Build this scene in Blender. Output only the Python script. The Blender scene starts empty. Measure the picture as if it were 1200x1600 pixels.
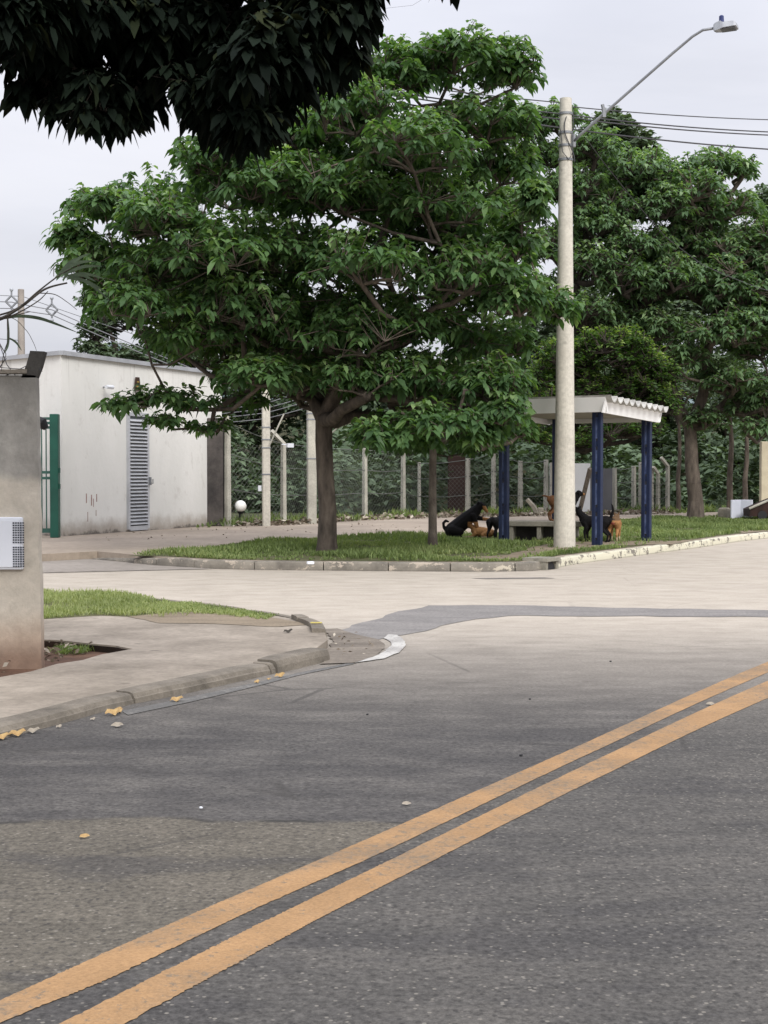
import bpy, math, random
import numpy as np
from mathutils import Vector, Matrix
from mathutils.geometry import tessellate_polygon

random.seed(7); RNG = np.random.default_rng(7)
SC = bpy.context.scene
COL = SC.collection
rad = math.radians
# ------------------------------------------------------------------ camera
CAMH = 1.45; F = 2300.0
TILT = math.atan(62.0/F)
cam = bpy.data.cameras.new('camera'); camo = bpy.data.objects.new('camera', cam); COL.objects.link(camo)
cam.sensor_fit = 'VERTICAL'; cam.sensor_height = 24; cam.sensor_width = 18; cam.lens = F/1600*24
cam.clip_start = 0.1; cam.clip_end = 6000
camo.location = (0, 0, CAMH); camo.rotation_euler = (math.pi/2 - TILT, 0, 0)
SC.camera = camo
CT, ST = math.cos(TILT), math.sin(TILT)
def ray(px, py):
    u = 800-py
    return Vector((px-600, F*CT+u*ST, -F*ST+u*CT))
def G(px, py, z=0.0):
    d = ray(px, py); t = (z-CAMH)/d.z
    return Vector((d.x*t, d.y*t, z))
def P(px, py, Y):
    d = ray(px, py); t = Y/d.y
    return Vector((d.x*t, Y, CAMH+d.z*t))
Z1 = 0.13
def G1(px, py): return G(px, py, Z1)
def online(px, p, d):
    """t where the ground line p+t*d passes the azimuth px"""
    k = (px-600)/(F*CT)   # small angle, good enough near the horizon
    return (k*p.y-p.x)/(d.x-k*d.y)
# ------------------------------------------------------------------ tags
def tag(o, label=None, cat=None, group=None, kind=None):
    if label: o['label'] = label
    if cat: o['category'] = cat
    if group: o['group'] = group
    if kind: o['kind'] = kind
    return o
def empty(name, loc, label, cat, group=None, rz=0):
    o = bpy.data.objects.new(name, None); COL.objects.link(o)
    o.empty_display_size = .2
    o.location = loc; o.rotation_euler = (0, 0, rz)
    return tag(o, label, cat, group)
# ------------------------------------------------------------------ mesh builder
class MB:
    def __init__(s): s.v = []; s.f = []; s.m = []
    def add(s, vs, fs, m=0):
        b = len(s.v); s.v += [tuple(v) for v in vs]
        s.f += [tuple(b+i for i in f) for f in fs]; s.m += [m]*len(fs)
    def box(s, c, size, rz=0, m=0, R=None):
        c = Vector(c); R = R or Matrix.Rotation(rz, 3, 'Z')
        hx, hy, hz = size[0]/2, size[1]/2, size[2]/2
        vs = [c+R@Vector((x, y, z)) for x in (-hx, hx) for y in (-hy, hy) for z in (-hz, hz)]
        s.add(vs, [(0,1,3,2),(4,6,7,5),(0,4,5,1),(2,3,7,6),(0,2,6,4),(1,5,7,3)], m)
    def bbox(s, c, size, bev=.01, rz=0, m=0):
        """box with chamfered vertical and top edges"""
        c = Vector(c); R = Matrix.Rotation(rz, 3, 'Z'); hx, hy, hz = size[0]/2, size[1]/2, size[2]/2
        def ring(x, y, z, b):
            return [c+R@Vector(p) for p in ((x-b,-y,z),(x,-y+b,z),(x,y-b,z),(x-b,y,z),(-x+b,y,z),(-x,y-b,z),(-x,-y+b,z),(-x+b,-y,z))]
        rs = [ring(hx-bev, hy-bev, -hz, bev), ring(hx, hy, -hz+bev, bev), ring(hx, hy, hz-bev, bev), ring(hx-bev, hy-bev, hz, bev)]
        vs = sum(rs, []); fs = []
        for k in range(3):
            for i in range(8):
                j = (i+1) % 8; fs.append((k*8+i, k*8+j, k*8+8+j, k*8+8+i))
        fs.append(tuple(range(7, -1, -1))); fs.append(tuple(range(24, 32)))
        s.add(vs, fs, m)
    def tube(s, pts, rs, n=8, m=0, caps=True):
        pts = [Vector(p) for p in pts]
        if not hasattr(rs, '__len__'): rs = [rs]*len(pts)
        ref = None; vs = []; fs = []
        for i, p in enumerate(pts):
            a = pts[max(i-1, 0)]; b = pts[min(i+1, len(pts)-1)]
            t = (b-a).normalized() if (b-a).length > 1e-9 else Vector((0, 0, 1))
            if ref is None:
                ref = Vector((1, 0, 0)) if abs(t.x) < .8 else Vector((0, 1, 0))
            e1 = (ref-t*ref.dot(t)).normalized(); e2 = t.cross(e1); ref = e1
            for k in range(n):
                a_ = 2*math.pi*k/n
                vs.append(p+(e1*math.cos(a_)+e2*math.sin(a_))*rs[i])
        for i in range(len(pts)-1):
            for k in range(n):
                j = (k+1) % n; fs.append((i*n+k, i*n+j, i*n+n+j, i*n+n+k))
        if caps:
            fs.append(tuple(range(n-1, -1, -1))); fs.append(tuple(range((len(pts)-1)*n, len(pts)*n)))
        s.add(vs, fs, m)
    def ball(s, c, r, n=10, sq=(1, 1, 1), m=0):
        c = Vector(c); vs = []; fs = []; h = n//2
        for i in range(1, h):
            th = math.pi*i/h
            for k in range(n):
                a = 2*math.pi*k/n
                vs.append(c+Vector((math.sin(th)*math.cos(a)*sq[0], math.sin(th)*math.sin(a)*sq[1], math.cos(th)*sq[2]))*r)
        top = len(vs); vs.append(c+Vector((0, 0, r*sq[2]))); bot = len(vs); vs.append(c-Vector((0, 0, r*sq[2])))
        for i in range(h-2):
            for k in range(n):
                j = (k+1) % n; fs.append((i*n+k, i*n+n+k, i*n+n+j, i*n+j))
        for k in range(n):
            j = (k+1) % n; fs.append((top, k, j)); fs.append((bot, (h-2)*n+j, (h-2)*n+k))
        s.add(vs, fs, m)
    def prism(s, poly, z0, z1, holes=(), m=0, sides=True):
        """flat polygon (xy list) with optional holes, extruded from z0 up to z1"""
        loops = [[Vector((p[0], p[1], 0)) for p in poly]]+[[Vector((p[0], p[1], 0)) for p in h] for h in holes]
        flat = [p for l in loops for p in l]
        tris = tessellate_polygon(loops)
        fs = []
        for t in tris:
            a, b, c = [flat[i] for i in t]
            if (b-a).cross(c-a).z < 0: t = (t[0], t[2], t[1])
            fs.append(tuple(t))
        s.add([(p.x, p.y, z1) for p in flat], fs, m)
        if sides:
            for l in loops:
                n = len(l)
                s.add([(p.x, p.y, z0) for p in l]+[(p.x, p.y, z1) for p in l], [(i, (i+1) % n, n+(i+1) % n, n+i) for i in range(n)], m)
    def build(s, name, mats, parent=None, smooth=False, origin=None):
        me = bpy.data.meshes.new(name)
        o0 = Vector(origin) if origin is not None else Vector((0, 0, 0))
        me.from_pydata([tuple(Vector(v)-o0) for v in s.v], [], s.f)
        if not isinstance(mats, (list, tuple)): mats = [mats]
        for mt in mats: me.materials.append(mt)
        if len(mats) > 1: me.polygons.foreach_set('material_index', s.m)
        if smooth: me.polygons.foreach_set('use_smooth', [True]*len(me.polygons))
        me.update()
        o = bpy.data.objects.new(name, me); COL.objects.link(o)
        o.location = o0
        if parent:
            o.parent = parent
            if origin is None and not s_local.get(parent.name): # geometry in world space
                o.matrix_parent_inverse = parent_matrix(parent).inverted()
        return o
s_local = {}
def parent_matrix(p):
    return Matrix.Translation(p.location) @ Matrix.Rotation(p.rotation_euler.z, 4, 'Z')
def local(e): s_local[e.name] = True; return e
# ------------------------------------------------------------------ materials
def newmat(name):
    m = bpy.data.materials.new(name); m.use_nodes = True
    nt = m.node_tree; nt.nodes.clear()
    out = nt.nodes.new('ShaderNodeOutputMaterial'); b = nt.nodes.new('ShaderNodeBsdfPrincipled')
    nt.links.new(b.outputs[0], out.inputs[0])
    return m, nt, b, out
class N:
    """small node helper"""
    def __init__(s, nt): s.nt = nt
    def n(s, t, **kw):
        x = s.nt.nodes.new(t)
        for k, v in kw.items(): setattr(x, k, v)
        return x
    def l(s, a, b): s.nt.links.new(a, b)
    def put(s, sock, v):
        if hasattr(v, 'is_output') or hasattr(v, 'links'): s.l(v, sock)
        else: sock.default_value = v
    def coord(s): return s.n('ShaderNodeNewGeometry').outputs['Position']
    def obj(s): return s.n('ShaderNodeTexCoord').outputs['Object']
    def scale(s, vec, sc):
        m = s.n('ShaderNodeVectorMath', operation='MULTIPLY'); s.l(vec, m.inputs[0]); m.inputs[1].default_value = sc; return m.outputs[0]
    def noise(s, vec, sc, det=4, rough=.55, dist=0):
        x = s.n('ShaderNodeTexNoise'); s.l(vec, x.inputs['Vector']); x.inputs['Scale'].default_value = sc
        x.inputs['Detail'].default_value = det; x.inputs['Roughness'].default_value = rough; x.inputs['Distortion'].default_value = dist
        return x.outputs['Fac']
    def vor(s, vec, sc, feat='F1', out='Distance'):
        x = s.n('ShaderNodeTexVoronoi', feature=feat); s.l(vec, x.inputs['Vector']); x.inputs['Scale'].default_value = sc
        return x.outputs[out]
    def ramp(s, fac, stops, interp='LINEAR'):
        x = s.n('ShaderNodeValToRGB'); cr = x.color_ramp; cr.interpolation = interp
        while len(cr.elements) < len(stops): cr.elements.new(.5)
        for e, (p, c) in zip(cr.elements, stops):
            e.position = p; e.color = (c, c, c, 1) if not hasattr(c, '__len__') else (*c, 1)
        s.put(x.inputs[0], fac); return x.outputs[0]
    def mix(s, fac, a, b, mode='MIX'):
        x = s.n('ShaderNodeMix', data_type='RGBA', blend_type=mode)
        s.put(x.inputs[0], fac)
        for i, v in ((6, a), (7, b)):
            if isinstance(v, tuple): x.inputs[i].default_value = (*v, 1) if len(v) == 3 else v
            elif isinstance(v, (int, float)): x.inputs[i].default_value = (v, v, v, 1)
            else: s.l(v, x.inputs[i])
        return x.outputs[2]
    def math(s, op, a, b=0.0, c=0.0, clamp=False):
        x = s.n('ShaderNodeMath', operation=op); x.use_clamp = clamp
        s.put(x.inputs[0], a); s.put(x.inputs[1], b)
        if op in ('MULTIPLY_ADD',): s.put(x.inputs[2], c)
        return x.outputs[0]
    def mr(s, v, a, b, c=0.0, d=1.0, smooth=True):
        x = s.n('ShaderNodeMapRange'); x.interpolation_type = 'SMOOTHSTEP' if smooth else 'LINEAR'
        s.put(x.inputs[0], v)
        for i, q in enumerate((a, b, c, d)): s.put(x.inputs[i+1], q)
        return x.outputs[0]
    def xyz(s, vec):
        x = s.n('ShaderNodeSeparateXYZ'); s.l(vec, x.inputs[0]); return x.outputs
    def bump(s, h, strength=.4, dist=.02):
        x = s.n('ShaderNodeBump'); s.l(h, x.inputs['Height']); x.inputs['Strength'].default_value = strength
        x.inputs['Distance'].default_value = dist; return x.outputs[0]

def simple(name, c1, c2=None, sc=4, rough=.8, bump=.15, bdist=.01, metal=0, spec=.3, det=5, stretch=(1, 1, 1)):
    m, nt, b, out = newmat(name); h = N(nt); co = h.scale(h.obj(), stretch)
    c2 = c2 or tuple(x*.7 for x in c1)
    nz = h.noise(co, sc, det)
    h.l(h.ramp(nz, [(.3, c2), (.7, c1)]), b.inputs['Base Color'])
    b.inputs['Roughness'].default_value = rough; b.inputs['Metallic'].default_value = metal
    b.inputs['Specular IOR Level'].default_value = spec
    if bump: h.l(h.bump(h.noise(co, sc*8, 3), bump, bdist), b.inputs['Normal'])
    return m

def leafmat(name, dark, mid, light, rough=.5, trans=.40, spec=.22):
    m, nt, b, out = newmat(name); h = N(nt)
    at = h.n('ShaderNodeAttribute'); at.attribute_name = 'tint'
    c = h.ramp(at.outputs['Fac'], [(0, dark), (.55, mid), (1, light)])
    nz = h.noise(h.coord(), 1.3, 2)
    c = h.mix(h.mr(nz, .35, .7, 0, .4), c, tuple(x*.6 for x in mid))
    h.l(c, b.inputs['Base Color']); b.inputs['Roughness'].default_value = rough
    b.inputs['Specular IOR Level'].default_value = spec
    tr = h.n('ShaderNodeBsdfTranslucent'); tc = h.mix(1.0, c, (1.3, 1.5, .5), 'MULTIPLY'); h.l(tc, tr.inputs[0])
    mx = h.n('ShaderNodeMixShader'); mx.inputs[0].default_value = trans
    h.l(b.outputs[0], mx.inputs[1]); h.l(tr.outputs[0], mx.inputs[2]); h.l(mx.outputs[0], out.inputs[0])
    return m
M = {}
M['leaf_main'] = leafmat('leaf_main', (.038, .078, .034), (.10, .182, .070), (.28, .385, .165))
M['leaf_near'] = leafmat('leaf_near', (.004, .007, .005), (.008, .014, .008), (.03, .034, .012), rough=.8, trans=.02, spec=.08)  # near-black because the backlit darkness is put into the leaf colour
M['leaf_back'] = leafmat('leaf_back', (.066, .115, .060), (.145, .235, .115), (.32, .42, .22))
M['leaf_bush'] = leafmat('leaf_bush', (.02, .05, .016), (.075, .14, .035), (.34, .42, .13))
M['leaf_far'] = leafmat('leaf_far', (.060, .085, .05), (.105, .15, .088), (.18, .24, .14), rough=.8, trans=.15)  # paler leaf colours carry the haze of the far trees
M['grass_blade'] = leafmat('grass_blade', (.10, .135, .055), (.18, .235, .09), (.32, .35, .16), rough=.7, trans=.3, spec=.15)
M['bark'] = simple('bark', (.15, .122, .097), (.05, .04, .033), 9, .95, .9, .02, stretch=(1, 1, .35))
M['bark_pale'] = simple('bark_pale', (.21, .18, .145), (.07, .055, .045), 6, .95, .8, .02, stretch=(1, 1, .5))
M['bark_dark'] = simple('bark_dark', (.06, .048, .038), (.025, .02, .017), 9, .95, .8, .02, stretch=(1, 1, .35))

def mat_road():
    m, nt, b, out = newmat('road_surface'); h = N(nt); co = h.coord(); X, Y, Z = h.xyz(co)
    big = h.noise(h.scale(co, (.5, 1.6, 1)), .9, 4, .6)
    med = h.noise(h.scale(co, (.8, 1.5, 1)), 2.4, 7, .7)
    fine = h.noise(co, 38, 5, .8)
    agg = h.vor(co, 75); 
    # asphalt
    asp = h.ramp(med, [(.25, (.050, .050, .050)), (.5, (.073, .072, .071)), (.78, (.102, .099, .095))])
    # position of the older, coarser surface
    yy = h.math('ADD', Y, h.math('MULTIPLY', h.math('SUBTRACT', h.noise(h.scale(co, (1, .2, 1)), 1.1, 4), .5), .5))
    line = h.math('SUBTRACT', X, h.math('MULTIPLY', h.math('SUBTRACT', Y, 5.49), .596))
    left = h.mr(line, -.25, .05, 1, 0)
    smooth = h.math('MULTIPLY', h.mr(yy, 6.03, 6.10), left)
    asp_s = h.ramp(med, [(.22, (.040, .040, .043)), (.5, (.072, .071, .072)), (.8, (.125, .122, .119))])
    asp_o = h.ramp(med, [(.25, (.070, .066, .058)), (.5, (.098, .092, .080)), (.8, (.125, .116, .100))])
    c = h.mix(left, asp, asp_o)
    c = h.mix(smooth, c, asp_s)
    # tyre-darkened streaks
    st = h.noise(h.scale(co, (.42, 1.15, 1)), 1.5, 6, .66)
    c = h.mix(h.math('MULTIPLY', h.mr(st, .50, .62), .60), c, (.045, .045, .048))
    # grain
    g = h.mr(fine, .32, .70, .45, 1.6, False)
    c = h.mix(1.0, c, g, 'MULTIPLY')
    spk = h.math('MULTIPLY', h.mr(h.vor(co, 34, 'F1', 'Distance'), .27, .15), h.mr(h.noise(co, 16, 3), .45, .56))
    spk = h.math('MULTIPLY', spk, h.math('SUBTRACT', 1, h.math('MULTIPLY', smooth, .7)))
    c = h.mix(h.math('MULTIPLY', spk, .42), c, (.30, .29, .265))
    dk = h.mr(h.vor(h.scale(co, (1.3, 1, 1)), 23), .28, .14)
    c = h.mix(h.math('MULTIPLY', dk, .6), c, (.03, .03, .031))
    # pale dusty concrete-like surface farther off; the fade also paints in grazing light
    pale = h.ramp(med, [(.25, (.285, .265, .235)), (.5, (.375, .35, .315)), (.75, (.44, .415, .38))])
    pale = h.mix(h.mr(big, .5, .75, 0, .4), pale, (.30, .275, .25))
    pg = h.mr(fine, .3, .7, .88, 1.1, False); pale = h.mix(1.0, pale, pg, 'MULTIPLY')
    y2 = h.math('ADD', Y, h.math('MULTIPLY', h.math('SUBTRACT', h.noise(co, 1.5, 4), .5), .35))
    y2 = h.math('ADD', y2, h.math('MULTIPLY', X, .03))
    c = h.mix(h.ramp(h.mr(y2, 8, 15, 0, 1, False), [(0, 0), (.17, .10), (.386, .34), (.56, .50), (.60, .60), (.72, .76), (.95, 1)]), c, pale)
    c = h.mix(h.math('MULTIPLY', h.math('MULTIPLY', h.mr(h.math('ABSOLUTE', h.math('SUBTRACT', yy, 6.06)), .035, .0), left), h.mr(h.noise(co, 3, 4), .4, .6)), c, (.03, .03, .03))
    c = h.mix(1.0, c, (1.06, 1.005, .925), 'MULTIPLY')
    ck = h.mr(h.vor(h.mix(.12, co, h.n('ShaderNodeTexNoise').outputs['Color']), .55, 'DISTANCE_TO_EDGE'), .012, .003)
    ck = h.math('MULTIPLY', h.math('MULTIPLY', ck, h.mr(h.noise(co, .7, 3), .5, .6)), h.mr(Y, 9, 13, .55, .12))
    c = h.mix(ck, c, (.04, .037, .034))
    h.l(c, b.inputs['Base Color']); b.inputs['Roughness'].default_value = .86; b.inputs['Specular IOR Level'].default_value = .25
    hh = h.math('ADD', h.math('MULTIPLY', agg, .7), h.math('MULTIPLY', fine, .8))
    h.l(h.bump(hh, .75, .006), b.inputs['Normal'])
    return m
M['road'] = mat_road()

def mat_patch(name, c1, c2, edge=.5):
    m, nt, b, out = newmat(name); h = N(nt); co = h.coord()
    c = h.ramp(h.noise(h.scale(co, (.6, 1.6, 1)), 2.2, 6, .65), [(.28, c2), (.72, c1)])
    c = h.mix(1.0, c, h.mr(h.noise(co, 40, 4, .7), .3, .7, .75, 1.25, False), 'MULTIPLY')
    h.l(c, b.inputs['Base Color']); b.inputs['Roughness'].default_value = .88; b.inputs['Specular IOR Level'].default_value = .2
    h.l(h.bump(h.noise(co, 55, 4), .5, .006), b.inputs['Normal'])
    return m
M['patch'] = mat_patch('asphalt_patch', (.235, .22, .205), (.15, .142, .135))
M['debris'] = mat_patch('kerb_debris', (.22, .19, .155), (.10, .085, .07))
M['pit'] = mat_patch('pit_side_shade', (.035, .022, .015), (.012, .009, .007))
M['road_streak'] = mat_patch('dark_streak', (.22, .20, .18), (.10, .093, .085))
M['dirt'] = mat_patch('red_dirt', (.15, .085, .055), (.06, .033, .022))
M['soil'] = mat_patch('island_soil', (.13, .12, .06), (.06, .07, .03))
M['bare'] = mat_patch('bare_ground', (.26, .21, .15), (.15, .12, .085))

def mat_paint(name, col, wear, under, th=.56):
    m, nt, b, out = newmat(name); h = N(nt); co = h.coord()
    c = h.ramp(h.noise(h.scale(co, (1, 1, 1)), 3.5, 5), [(.3, tuple(x*.78 for x in col)), (.7, col)])
    c = h.mix(h.math('MULTIPLY', h.mr(h.noise(co, 1.7, 5, .65), .42, .64), .5), c, under)
    w = h.noise(co, 30, 6, .75)
    w2 = h.math('ADD', w, h.math('MULTIPLY', h.math('SUBTRACT', h.noise(co, 1.7, 3), .5), .35))
    c = h.mix(h.math('MULTIPLY', h.mr(w2, th, th+.09), wear), c, under)
    c = h.mix(1.0, c, h.mr(h.noise(co, 90, 3, .7), .3, .7, .8, 1.18, False), 'MULTIPLY')
    h.l(c, b.inputs['Base Color']); b.inputs['Roughness'].default_value = .8; b.inputs['Specular IOR Level'].default_value = .25
    h.l(h.bump(h.noise(co, 60, 4), .6, .005), b.inputs['Normal'])
    return m
M['yellow'] = mat_paint('yellow_paint', (.35, .21, .10), .95, (.17, .13, .09), .54)
M['white_paint'] = mat_paint('white_road_paint', (.48, .465, .43), .9, (.24, .225, .21), .50)
M['faint_paint'] = mat_paint('faint_road_paint', (.19, .18, .165), 1.0, (.11, .107, .10), .42)

def mat_conc(name, c1, c2, scl=1.4, bump=.4, joints=None):
    m, nt, b, out = newmat(name); h = N(nt); co = h.coord()
    a = h.noise(co, scl, 7, .65); d = h.noise(co, scl*14, 5, .7)
    c = h.ramp(a, [(.28, c2), (.7, c1)])
    c = h.mix(1.0, c, h.mr(d, .3, .7, .82, 1.15, False), 'MULTIPLY')
    spots = h.mr(h.vor(h.scale(co, (1, 1.4, 1)), 2.6), .13, .05)
    c = h.mix(h.math('MULTIPLY', spots, .5), c, tuple(x*.45 for x in c2))
    hh = d
    h.l(c, b.inputs['Base Color']); b.inputs['Roughness'].default_value = .9; b.inputs['Specular IOR Level'].default_value = .2
    h.l(h.bump(hh, bump, .01), b.inputs['Normal'])
    return m
M['sidewalk'] = mat_conc('sidewalk_concrete', (.34, .295, .24), (.17, .145, .115))
M['kerb_grey'] = mat_conc('kerb_concrete', (.24, .21, .17), (.10, .088, .072), 3., .7)
M['pavement'] = mat_conc('pavement_concrete', (.38, .315, .25), (.24, .20, .16), .5)
M['apron'] = mat_conc('apron_concrete', (.33, .295, .26), (.22, .195, .17), .6)
M['bench'] = mat_conc('bench_concrete', (.30, .28, .23), (.17, .16, .13), 2.5)
M['dark_conc'] = mat_conc('blackened_concrete', (.125, .11, .10), (.03, .028, .028), .9)
M['post_conc'] = mat_conc('post_concrete', (.50, .48, .41), (.30, .29, .25), 2.)

def mat_kerb_painted():
    m, nt, b, out = newmat('whitewashed_kerb'); h = N(nt); co = h.coord(); X, Y, Z = h.xyz(co)
    c = h.ramp(h.noise(co, 3, 6, .7), [(.3, (.10, .09, .075)), (.7, (.25, .225, .185))])
    w = h.noise(h.scale(co, (1, 1, 1.4)), 4.5, 6, .75)
    # paint survives on the bend at the right, sparse on the left
    thr = h.mr(X, 1.5, 3.1, .565, .44)
    pm = h.math('GREATER_THAN', w, thr)
    c = h.mix(pm, c, h.mix(h.mr(X, 1., 3.), (.36, .31, .25), (.56, .53, .41)))
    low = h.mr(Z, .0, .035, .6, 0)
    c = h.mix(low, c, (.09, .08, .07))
    h.l(c, b.inputs['Base Color']); b.inputs['Roughness'].default_value = .9
    h.l(h.bump(h.noise(co, 30, 4), .6, .01), b.inputs['Normal']); return m
M['kerb_painted'] = mat_kerb_painted()

def mat_wall_near():
    m, nt, b, out = newmat('stained_wall_render'); h = N(nt); co = h.coord(); X, Y, Z = h.xyz(co)
    n1 = h.noise(h.scale(co, (1, 1, .8)), 3.2, 7, .65); n2 = h.noise(co, 14, 5, .7)
    up = h.ramp(n1, [(.25, (.17, .158, .137)), (.5, (.27, .255, .225)), (.75, (.37, .35, .31))])
    mid = h.ramp(n1, [(.3, (.43, .385, .315)), (.7, (.53, .48, .40))])
    zz = h.math('ADD', Z, h.math('MULTIPLY', h.math('SUBTRACT', h.noise(h.scale(co, (1.2, 1, .5)), 3, 5), .5), .22))
    c = h.mix(h.mr(zz, 1.36, 1.46), mid, up)
    dark_top = h.math('MULTIPLY', h.mr(zz, 1.85, 2.15), .5)
    c = h.mix(dark_top, c, (.085, .08, .07))
    c = h.mix(h.mr(zz, .50, .2, 0, .7), c, (.34, .24, .17))
    c = h.mix(h.mr(zz, .26, .06, 0, .8), c, (.18, .11, .075))
    c = h.mix(1.0, c, h.mr(n2, .3, .7, .85, 1.12, False), 'MULTIPLY')
    h.l(c, b.inputs['Base Color']); b.inputs['Roughness'].default_value = .92
    h.l(h.bump(n2, .45, .012), b.inputs['Normal']); return m
M['wall_near'] = mat_wall_near()

def mat_white_wall():
    m, nt, b, out = newmat('white_wall_paint'); h = N(nt); co = h.coord(); X, Y, Z = h.xyz(co)
    n1 = h.noise(h.scale(co, (1, 1, .5)), .7, 6, .6)
    c = h.ramp(n1, [(.3, (.65, .645, .61)), (.7, (.75, .74, .705))])
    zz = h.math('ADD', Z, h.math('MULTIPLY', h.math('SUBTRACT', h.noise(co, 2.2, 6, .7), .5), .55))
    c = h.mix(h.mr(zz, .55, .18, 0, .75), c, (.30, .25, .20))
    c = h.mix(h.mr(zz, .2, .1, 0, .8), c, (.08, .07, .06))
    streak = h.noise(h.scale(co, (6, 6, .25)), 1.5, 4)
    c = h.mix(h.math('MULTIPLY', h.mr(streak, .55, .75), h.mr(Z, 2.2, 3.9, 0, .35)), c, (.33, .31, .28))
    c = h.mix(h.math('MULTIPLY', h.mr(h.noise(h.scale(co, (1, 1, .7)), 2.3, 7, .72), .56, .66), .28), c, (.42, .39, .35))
    h.l(c, b.inputs['Base Color']); b.inputs['Roughness'].default_value = .85; b.inputs['Specular IOR Level'].default_value = .2
    h.l(h.bump(h.noise(co, 8, 5), .3, .02), b.inputs['Normal']); return m
M['white_wall'] = mat_white_wall()
M['coping'] = simple('coping_metal', (.42, .43, .45), (.28, .29, .31), 2, .5, 0)
M['louvre'] = simple('louvre_grey', (.50, .51, .53), (.38, .39, .41), 2, .5, 0)
M['louvre_dark'] = simple('louvre_gap', (.14, .15, .16), (.09, .10, .11), 2, .7, 0)
M['green'] = simple('green_metal', (.018, .10, .07), (.012, .065, .047), 2.5, .45, .05)
M['green_pipe'] = simple('faded_green_metal', (.05, .12, .095), (.03, .08, .065), 4, .5, .05)
M['blue'] = simple('blue_metal', (.015, .026, .068), (.009, .014, .038), 3.5, .5, .1)
M['blue_worn'] = simple('worn_blue_metal', (.10, .13, .23), (.02, .035, .10), 9, .6, .1)
M['roof_white'] = simple('white_fascia', (.88, .88, .87), (.79, .785, .775), 2.2, .6, .05)
M['fibro'] = simple('fibre_cement', (.62, .61, .575), (.30, .29, .27), 4, .85, .3)
M['soffit'] = simple('soffit', (.40, .36, .32), (.30, .27, .24), 1.5, .8, 0)
M['pole'] = mat_conc('pole_concrete', (.58, .55, .475), (.46, .43, .37), 1.1, .3)
M['galv'] = simple('galvanised', (.26, .27, .28), (.18, .185, .20), 10, .5, .05, metal=.3)
M['lamp_grey'] = simple('lamp_casing', (.45, .47, .50), (.33, .34, .37), 8, .5, .05)
M['lamp_lens'] = simple('lamp_lens', (.20, .20, .22), (.12, .12, .14), 8, .3, 0)
M['cell_blue'] = simple('photocell_blue', (.03, .04, .13), (.02, .03, .10), 8, .4, 0)
M['wire'] = simple('cable', (.07, .07, .075), (.05, .05, .055), 8, .7, 0)
M['wire_grey'] = simple('grey_cable', (.20, .20, .21), (.14, .14, .15), 8, .7, 0)
M['fence_wire'] = simple('fence_wire', (.13, .135, .12), (.085, .09, .08), 8, .7, 0)
M['plastic'] = simple('white_plastic', (.68, .70, .74), (.60, .62, .66), 3, .4, 0)
M['black'] = simple('black', (.02, .02, .022), (.012, .012, .014), 5, .6, 0)
M['hole'] = simple('vent_hole', (.05, .055, .07), (.03, .035, .045), 5, .7, 0)
M['globe'] = simple('globe_glass', (.85, .84, .80), (.80, .79, .76), 2, .3, 0, spec=.5)
M['rust'] = simple('rust_red', (.05, .026, .021), (.018, .012, .011), 6, .9, .5)
M['redbrown'] = simple('red_brown_panel', (.062, .036, .028), (.035, .02, .017), 2, .9, .3)
M['foam'] = simple('white_foam', (.70, .72, .80), (.62, .64, .72), 3, .6, .03)
M['cream'] = simple('cream_paint', (.58, .52, .38), (.46, .40, .29), 3, .85, .15)
M['grey_panel'] = simple('grey_panel', (.17, .17, .18), (.12, .12, .13), 1.2, .8, .1)
M['white_panel'] = simple('white_panel', (.90, .90, .89), (.84, .84, .83), 1.2, .7, .05)
M['timber'] = simple('weathered_timber', (.22, .19, .15), (.10, .085, .07), 5, .9, .5, stretch=(4, 4, .5))
M['stone'] = simple('pale_stone', (.40, .36, .29), (.22, .2, .16), 4, .9, .5)
M['dry_leaf'] = simple('dry_yellow_leaf', (.50, .36, .16), (.26, .16, .07), 30, .75, .2)
M['pale_leaf'] = simple('pale_dry_leaf', (.38, .34, .28), (.22, .19, .15), 30, .8, .2)
M['litter'] = leafmat('litter', (.07, .05, .035), (.24, .20, .15), (.50, .45, .37), rough=.9, trans=0, spec=.1)
M['dry_stem'] = simple('dry_stem', (.085, .075, .06), (.04, .035, .03), 12, .9, .3)
M['strap_leaf'] = simple('strap_leaf', (.10, .14, .085), (.05, .07, .045), 8, .6, .1)
M['sign_brown'] = simple('sign_brown', (.055, .03, .02), (.035, .02, .014), 6, .5, 0)
M['sign_yellow'] = simple('sign_yellow', (.42, .30, .08), (.3, .2, .05), 6, .5, 0)
M['mark'] = simple('faded_red_marks', (.28, .15, .13), (.40, .30, .27), 20, .9, 0)
M['hill'] = simple('hazy_hill', (.17, .215, .225), (.14, .18, .19), .01, 1, 0)  # distance haze is painted in as a bluish grey
M['ground'] = mat_patch('wild_ground', (.085, .085, .045), (.035, .045, .02))
M['bank'] = simple('scrub_bank', (.16, .15, .09), (.07, .075, .04), 1.2, 1, .9, .15, det=8)

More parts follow.
